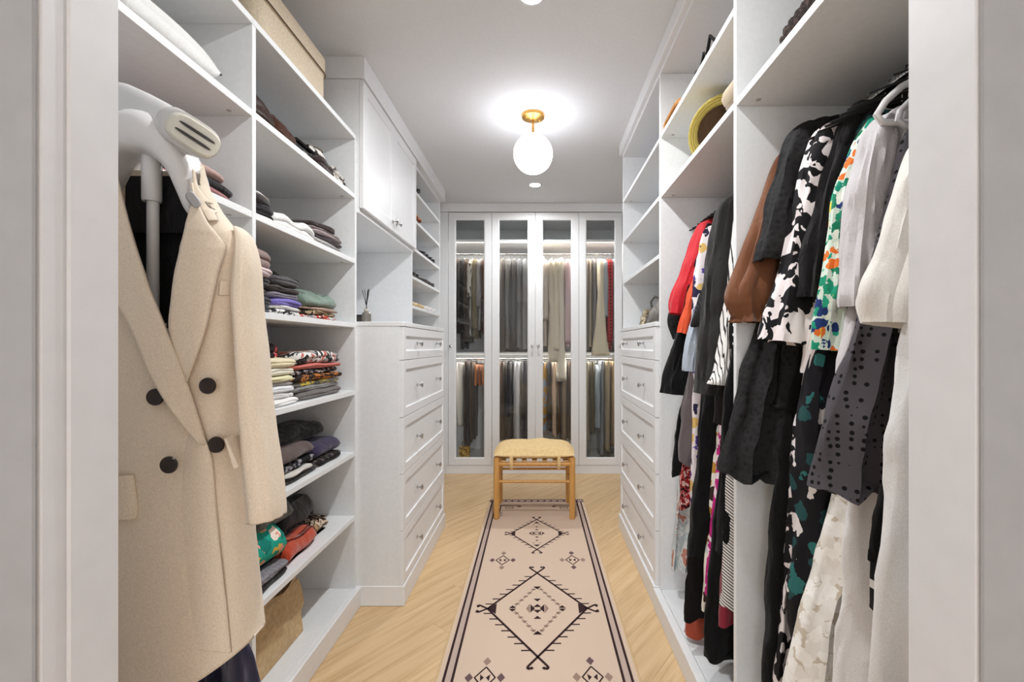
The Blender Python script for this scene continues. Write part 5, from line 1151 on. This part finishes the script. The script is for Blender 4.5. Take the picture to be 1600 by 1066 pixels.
# ---------------------------------------------------------------- fabric box on the shelving top
BOXM = paint('sand_fabric_box', '#cdbda6', .85, 160, .06); PIPE = fab('#4a3c2c'); TAN = LEATH('#b57a2e')
fbx = thing('storage_box', 'sand fabric storage box with lid and tan leather tab, top of the shelving', 'box', (-1.08, 1.74, 2.3255))
def rrect(x0, x1, y0, y1, r, z, n=6):
    out = []
    for cx, cy, a in ((x1 - r, y0 + r, -PI/2), (x1 - r, y1 - r, 0), (x0 + r, y1 - r, PI/2), (x0 + r, y0 + r, PI)):
        for i in range(n + 1): out.append((cx + r*math.cos(a + PI/2*i/n), cy + r*math.sin(a + PI/2*i/n), z))
    return out
bxa = (-1.24, -.925, 1.49, 1.995)
part('body', MB().rings([rrect(*bxa, .055, 2.3258), rrect(*bxa, .055, 2.462)], cap0=True, cap1=True), BOXM, fbx, .6)
lx = (-1.246, -.919, 1.484, 2.001)
part('lid', MB().rings([rrect(*lx, .06, 2.456), rrect(*lx, .06, 2.520), rrect(lx[0] + .004, lx[1] - .004, lx[2] + .004, lx[3] - .004, .058, 2.526)], cap0=True, cap1=True), BOXM, fbx, .6)
e = rrect(lx[0] - .0004, lx[1] + .0004, lx[2] - .0004, lx[3] + .0004, .06, 2.4575); part('piping', MB().tube(e + [e[0]], .0026, 6, cap=False), PIPE, fbx, .9)
tb = part('leather_tab', MB().box(-1.06, -1.01, 1.4805, 1.4845, 2.39, 2.45, .0015), TAN, fbx); part('stud', MB().lathe([(.006, 0), (.006, .002), (.002, .004)], '-y', c=(-1.035, 1.4805, 2.425), n=12), BRASS, tb, .6)
# ---------------------------------------------------------------- paper bag
PAPER, ns, ls, b_ = base_mat('brown_kraft_paper', '#bb9f7a', .75)
v = coords(ns, ls); n1 = nd(ns, 'ShaderNodeTexVoronoi'); n1.inputs['Scale'].default_value = 9; n1.feature = 'DISTANCE_TO_EDGE'; ls.new(v, n1.inputs['Vector'])
n2 = nd(ns, 'ShaderNodeTexNoise'); n2.inputs['Scale'].default_value = 60; ls.new(v, n2.inputs['Vector']); ls.new(ramp(ns, ls, n2.outputs[0], [(.3, '#b4966c'), (.7, '#c4a982')]), b_.inputs['Base Color']); bump(ns, ls, b_, n1.outputs[0], .35, .01)
pb = thing('paper_bag', 'crumpled brown kraft paper bag on the bottom of the shelving', 'bag', (-1.1, 1.75, .098))
def crm(p, k=.007): return tuple(p[i] + k*mnoise.noise(Vector((p[0]*11 + i*5, p[1]*11, p[2]*11))) for i in range(3))
def bagring(x0, x1, y0, y1, z, n=10, gus=0):
    out = []
    for i in range(n): out.append((x1, y0 + (y1-y0)*i/n, z))
    for i in range(n): out.append((x1 + (x0-x1)*i/n, y1 - gus*math.sin(PI*i/n), z))
    for i in range(n): out.append((x0, y1 + (y0-y1)*i/n, z))
    for i in range(n): out.append((x0 + (x1-x0)*i/n, y0 + gus*math.sin(PI*i/n), z))
    return out
rs = []
for i in range(12):
    t = i/11; rs.append([crm(p, .024*min(1, t*4)) for p in bagring(-1.17 + .02*t - .02*t, -.985 - .035*t, 1.50, 1.90 + .035*t, .0985 + .215*t, gus=.05*t)])
part('body', MB().rings(rs, cap0=True), PAPER, pb)
fold = [[crm(p, .01) for p in [(-1.02 + .002 + dx, 1.50 + (1.935 - 1.50)*i/12, z) for i in range(13)]] for dx, z in ((0, .30), (.006, .275), (.010, .24))]
part('folded_rim', MB().rings(fold, closed=False), PAPER, pb)

# ---------------------------------------------------------------- small things on the left dresser and in the shoe tower
GLB, ns, ls, b_ = base_mat('smoky_bottle_glass', '#6d675f', .12); b_.inputs['Coat Weight'].default_value = .5
dx, dy = P(572.5, 500, 2.33)[0], 2.33
df = thing('reed_diffuser', 'smoky glass reed diffuser with black reeds on the dresser', 'diffuser', (dx, dy, 1.408))
part('bottle', MB().lathe([(.020, .0003), (.0235, .002), (.0235, .040), (.021, .048), (.013, .055), (.0115, .058)], c=(dx, dy, 1.408), n=28), GLB, df, .6)
part('collar', MB().lathe([(.0105, .057), (.0115, .058), (.0115, .071), (.0100, .072)], c=(dx, dy, 1.408), n=24), paint('pale_metal_collar', '#b9b0a5', .4), df, .6)
for i in range(6):
    a = PI*(i/5) - PI/2 + .3; ex, ey = .020*math.sin(a*1.1), .016*math.cos(a*1.7)
    part('reed', MB().tube([(dx - ex*.18, dy - ey*.2, 1.475), (dx + ex*.9, dy + ey, 1.408 + .165 + .006*(i % 2))], .0016, 6), fab('#1d191b'), df)
cx_, cy_ = P(560, 500, 2.32)[0], 2.345
cb = thing('candle_box', 'small black box left of the reed diffuser', 'box', (cx_, cy_, 1.408))
part('body', MB().box(cx_ - .020, cx_ + .012, cy_ - .016, cy_ + .016, 1.4083, 1.438, .001), DARKPL, cb); part('lid', MB().box(cx_ - .021, cx_ + .013, cy_ - .017, cy_ + .017, 1.4382, 1.448, .001), paint('black_card', '#171516', .6), cb)

def shoe(nm, lab, x, y, z, mat, L=.23, rot=0, heel=.0, high=0, sole=None, open_=False, group=None):
    """one shoe, toe towards +x before ROT: outsole and upper, with a shaft when HIGH is set"""
    t = thing(nm, lab, 'shoe', (x, y, z), group); t.rotation_euler = (0, 0, rot); ROOT[t.name] = (0, 0, 0)
    def foot(u): return (.036*math.sin(PI*min(1, max(0, (u*.86 + .10))))**.6 * (1.0 + .16*math.sin(PI*u)*(1 if u > .5 else -.6)))
    rs0, rs1, up = [], [], []
    hz = lambda u: heel*max(0, 1 - u*1.6)**1.2
    n = 16; lo, mi = [], []
    ring = lambda sc, dz: [((u - .5)*L, s_*max(.004, foot(u))*sc, hz(u) + dz) for u, s_ in [(i/n, 1) for i in range(n + 1)] + [(i/n, -1) for i in range(n, -1, -1)]]
    part('sole', MB().rings([ring(.92, .0005), ring(1.0, .004), ring(1.0, .014)], cap0=True, cap1=True), sole or DARKPL, t)
    if heel > .02: part('heel', MB().tube([(-.5*L + .025, 0, .0005), (-.5*L + .022, 0, heel*.5), (-.5*L + .03, 0, heel + .006)], [.008, .011, .022], 10), sole or DARKPL, t, .8)
    sec = []
    for i in range(n + 1):
        u = i/n; w_ = max(.004, foot(u)); hgt = (.062 - .050*max(0, (u - .30)/.70)**.8) if not open_ else .024*math.sin(PI*u) + .012
        if high and u < .42: hgt = .07
        sec.append([((u - .5)*L, w_*math.cos(a), hz(u) + .0145 + hgt*math.sin(a)**.8 if math.sin(a) > 0 else hz(u) + .0145) for a in [PI*q/10 for q in range(11)]])
    part('upper', MB().rings(sec, closed=False, cap0=True, cap1=True), mat, t, 'all')
    if high: part('shaft', MB().tube([(-.5*L + .06, 0, .05 + heel), (-.5*L + .062, 0, high*.6), (-.5*L + .055, 0, high), (-.5*L + .055, 0, high - .004)], [.036, .034, .042, .034], 18), mat, t, .8)
    elif open_:
        for u in (.25, .62): part('strap', MB().tube([((u - .5)*L, -.034, hz(u) + .014), ((u - .5)*L, -.02, hz(u) + .045), ((u - .5)*L, .02, hz(u) + .045), ((u - .5)*L, .034, hz(u) + .014)], .005, 8), mat, t, .8)
    else: part('collar', MB().tube([((-.5 + .03)*L, 0, .072 + heel), ((-.35)*L, .024, .070 + heel*.8), ((-.12)*L, .022, .062 + heel*.5), ((-.02)*L, 0, .060), ((-.12)*L, -.022, .062 + heel*.5), ((-.35)*L, -.024, .070 + heel*.8), ((-.5 + .03)*L, 0, .072 + heel)], .004, 6, cap=False), sole or DARKPL, t, .9)
    return t
SX = -1.03
gs = 'shoes in the tower'
for i, y in enumerate((3.31, 3.40)): shoe('ankle_boot', ('nearer', 'farther')[i] + ' tan ankle boot on the second shoe shelf', SX + .035, y, 2.2125, fab('#b08a5a', .6, .3, .1), heel=.02, high=.20, sole=fab('#7a3a26'), group=gs)
for i, y in enumerate((3.58, 3.68, 3.80, 3.90)): shoe('loafer', ('first', 'second', 'third', 'last')[i] + ' black loafer in the row on the third shoe shelf', SX + .02, y, 2.0005, LEATH('#141214'), group=gs)
for i, y in enumerate((3.29, 3.38)): shoe('pump', ('nearer', 'farther')[i] + ' black pump at the cabinet end below the loafers', SX + .02, y, 1.7905, LEATH('#1a1719'), heel=.03, group=gs)
for i, y in enumerate((3.29, 3.38)): shoe('pump', ('nearer', 'farther')[i] + ' dark pump on the topmost shoe shelf', SX + .03, y, 2.4255, LEATH('#2a2526'), heel=.075, group=gs)
for i, y in enumerate((3.64, 3.74, 3.88)): shoe('sandal', ('first', 'second', 'third')[i] + ' flat dark sandal in the row below the black pumps', SX + .02, y, 1.7905, LEATH('#4a4444'), open_=True, group=gs)
for i, (y, c, l) in enumerate(((3.29, '#c9b494', 'beige'), (3.38, '#d6c2a2', 'sand'), (3.47, '#c7a878', 'tan and cream'), (3.57, '#cdb998', 'stone'))): shoe('wedge_sandal', l + ' high wedge sandal on the fifth shoe shelf', SX + .01, y, 1.5775, fab(c, .7, .3, .1), heel=.065, open_=True, sole=fab('#b59a72'), group=gs)
for i, (y, l) in enumerate(((3.70, 'first'), (3.80, 'second'), (3.92, 'third'))): shoe('sneaker', l + ' white sneaker beside the wedge sandals', SX + .02, y, 1.5775, fab('#dcd8d2', .6, .3, 0), sole=PLASTIC, group=gs)
for i, y in enumerate((3.30, 3.40)): shoe('loafer', ('nearer', 'farther')[i] + ' brown loafer on the lowest shelf seen above the dresser', SX + .02, y, 1.3655, LEATH('#6a4a34'), group=gs)

# ---------------------------------------------------------------- hats and bags on the right shelves
def weave(c0, c1, sc):
    m, ns, ls, b = base_mat('straw_weave', c0, .8); v = coords(ns, ls); n = nd(ns, 'ShaderNodeTexWave', bands_direction='Z'); n.inputs['Scale'].default_value = sc; n.inputs['Distortion'].default_value = 2; ls.new(v, n.inputs['Vector'])
    ls.new(ramp(ns, ls, n.outputs['Fac'], [(.2, c1), (.8, c0)]), b.inputs['Base Color']); bump(ns, ls, b, n.outputs['Fac'], .5, .003); return m
def hat(lab, x, y, z, mat, band, rb=.165, rc=.085, hc=.10, droop=.02, lean=0, cat='hat', face=False):
    """a straw hat leaning its crown towards the corridor, the low edge of its brim on the shelf at height z"""
    t = thing('straw_hat', lab, cat, (x, y, z + (rb + .003)*math.sin(lean) + .0005)); t.rotation_euler = (-lean, 0, 0) if face else (0, -lean, 0); ROOT[t.name] = (0, 0, 0)
    part('brim', MB().lathe([(rc*.98, droop + .002), (rb*.8, droop*.7), (rb, .001), (rb + .003, .003), (rb, .006), (rb*.8, droop*.7 + .006), (rc*.98, droop + .008)], n=40), mat, t, 'all')
    part('crown', MB().lathe([(rc, droop + .004), (rc*.97, droop + hc*.6), (rc*.9, droop + hc*.85), (rc*.7, droop + hc), (.02, droop + hc*.96)], n=36), mat, t, 'all')
    part('lining', MB().lathe([(rc*.96, droop - .004), (rc*.93, droop + hc*.6), (rc*.85, droop + hc*.8), (.02, droop + hc*.86)], n=36), fab('#4a3522'), t, 'all')
    part('hat_band', MB().lathe([(rc*1.01, droop + .009), (rc*1.02, droop + .010), (rc*1.005, droop + .034), (rc*.98, droop + .035)], n=36), band, t, 'all')
    return t
hat('yellow straw hat with a dark band leaning on the shelf above the red jacket', .742, 1.83, 2.0345, weave('#d8c46a', '#a8923e', 60), fab('#4a3a26'), .135, .10, .09, .02, 1.0, face=True)
hat('beige woven hat leaning beside the yellow one, near the divider', .735, 1.52, 2.0345, weave('#c9b7a0', '#a8967e', 80), fab('#8a7a68'), .13, .095, .075, .015, .85)
slouch('shoulder_bag', 'tan suede shoulder bag lying on the top shelf over the red jacket', 'bag', 1.92, 2.17, 2.3255, .06, LEATH('#b27a3e'), xf=.82, dep=.21, seed=11, strap=([(.612, 2.19, 2.333), (.612, 2.195, 2.352), (.614, 2.17, 2.362), (.613, 2.10, 2.364), (.612, 2.03, 2.366), (.612, 1.97, 2.352), (.614, 1.95, 2.34)], .011, LEATH('#b27a3e')))
slouch('strappy_bag', 'black bag with looped straps on the top shelf', 'bag', 1.56, 1.78, 2.3255, .05, LEATH('#151314'), xf=.82, dep=.2, seed=14, strap=([(.612, 1.80, 2.331), (.611, 1.76, 2.35), (.613, 1.72, 2.338), (.611, 1.68, 2.372), (.612, 1.655, 2.35), (.611, 1.62, 2.395), (.613, 1.58, 2.35)], .006, LEATH('#1b191a')))
SILV, ns, ls, b_ = base_mat('pewter_metallic_leather', '#6f675f', .34, .7); v = coords(ns, ls); n1 = nd(ns, 'ShaderNodeTexNoise'); n1.inputs['Scale'].default_value = 9; n1.inputs['Detail'].default_value = 3; ls.new(v, n1.inputs['Vector']); bump(ns, ls, b_, n1.outputs[0], .9, .03)
slouch('handbag', 'pewter metallic slouchy handbag on the right dresser', 'bag', 2.30, 2.82, 1.4085, .17, SILV, xf=.83, dep=.20, seed=21, skewy=-.07, topk=.60, strap=([(.70, 2.80, 1.48), (.69, 2.80, 1.56), (.70, 2.74, 1.585), (.71, 2.64, 1.56)], .006, SILV))
slouch('evening_bag', 'small black bag with a bow behind the pewter handbag', 'bag', 2.83, 2.95, 1.4085, .13, LEATH('#191618'), xf=.80, dep=.12, seed=25, topk=.5)
slouch('snake_bag', 'tan and grey snakeskin pouch at the far end of the right dresser', 'bag', 2.96, 3.07, 1.4085, .12, pattern('blotch', ['#a89a84', '#6a5a44', '#c6b89e'], 40, th=(.44, .5)), xf=.77, dep=.10, seed=28, topk=.8)
slouch('pouch', 'dark brown round pouch at the near end of the shelf two above the handbag', 'bag', 2.25, 2.37, 2.0345, .07, LEATH('#2e1e1a'), xf=.78, dep=.14, seed=31, topk=.4)
slouch('clutch_bag', 'black clutch on the shelf above the pewter handbag', 'bag', 2.34, 2.48, 1.7455, .055, LEATH('#171516'), xf=.78, dep=.14, seed=34, topk=.7)
slouch('coin_purse', 'small tan purse beside the black clutch, at the divider', 'bag', 2.255, 2.325, 1.7455, .06, LEATH('#b08a62'), xf=.77, dep=.12, seed=36, topk=.7)
# cable knits on the shelf over the near rail
def cable(name, lab, y0, y1, z, th, xf, dep, mat):
    mb = MB(); n = 60; rs = []
    for i in range(n + 1):
        y = y0 + (y1-y0)*i/n; k = (1 - abs(2*i/n - 1)**6)**.5 if 0 < i < n else .05; ring = []
        for j in range(28):
            a = 2*PI*j/28; c, s = spow(math.cos(a), .55), spow(math.sin(a), .8)
            rope = .006*math.sin(2*PI*(y - y0)/.028 + a*2.2)*(1 if c < .3 else .4)
            ring.append((xf + dep/2 + (dep/2 + rope)*c*(.9 + .1*k), y, z + th/2 + (th/2*k + rope*(1 if s > -.9 else 0))*s))
        rs.append(ring)
    return solo(name, mb.rings(rs, cap0=True, cap1=True), mat, lab, 'jumper', (xf + dep/2, (y0+y1)/2, z), 'knits above the near rail', 'all')
CABM = pattern('rib', ['#242021', '#4a4444'], 26, rot=(0, 0, PI/2))
cable('cable_jumper', 'charcoal cable-knit jumper, lower of two above the near rail', .98, 1.31, 2.0352, .055, .635, .30, CABM)
cable('cable_jumper', 'dark brown chunky jumper lying on the charcoal cable knit', .92, 1.27, 2.0945, .085, .665, .28, pattern('blotch', ['#2a2322', '#4a3a34'], 60, th=(.5, .5)))
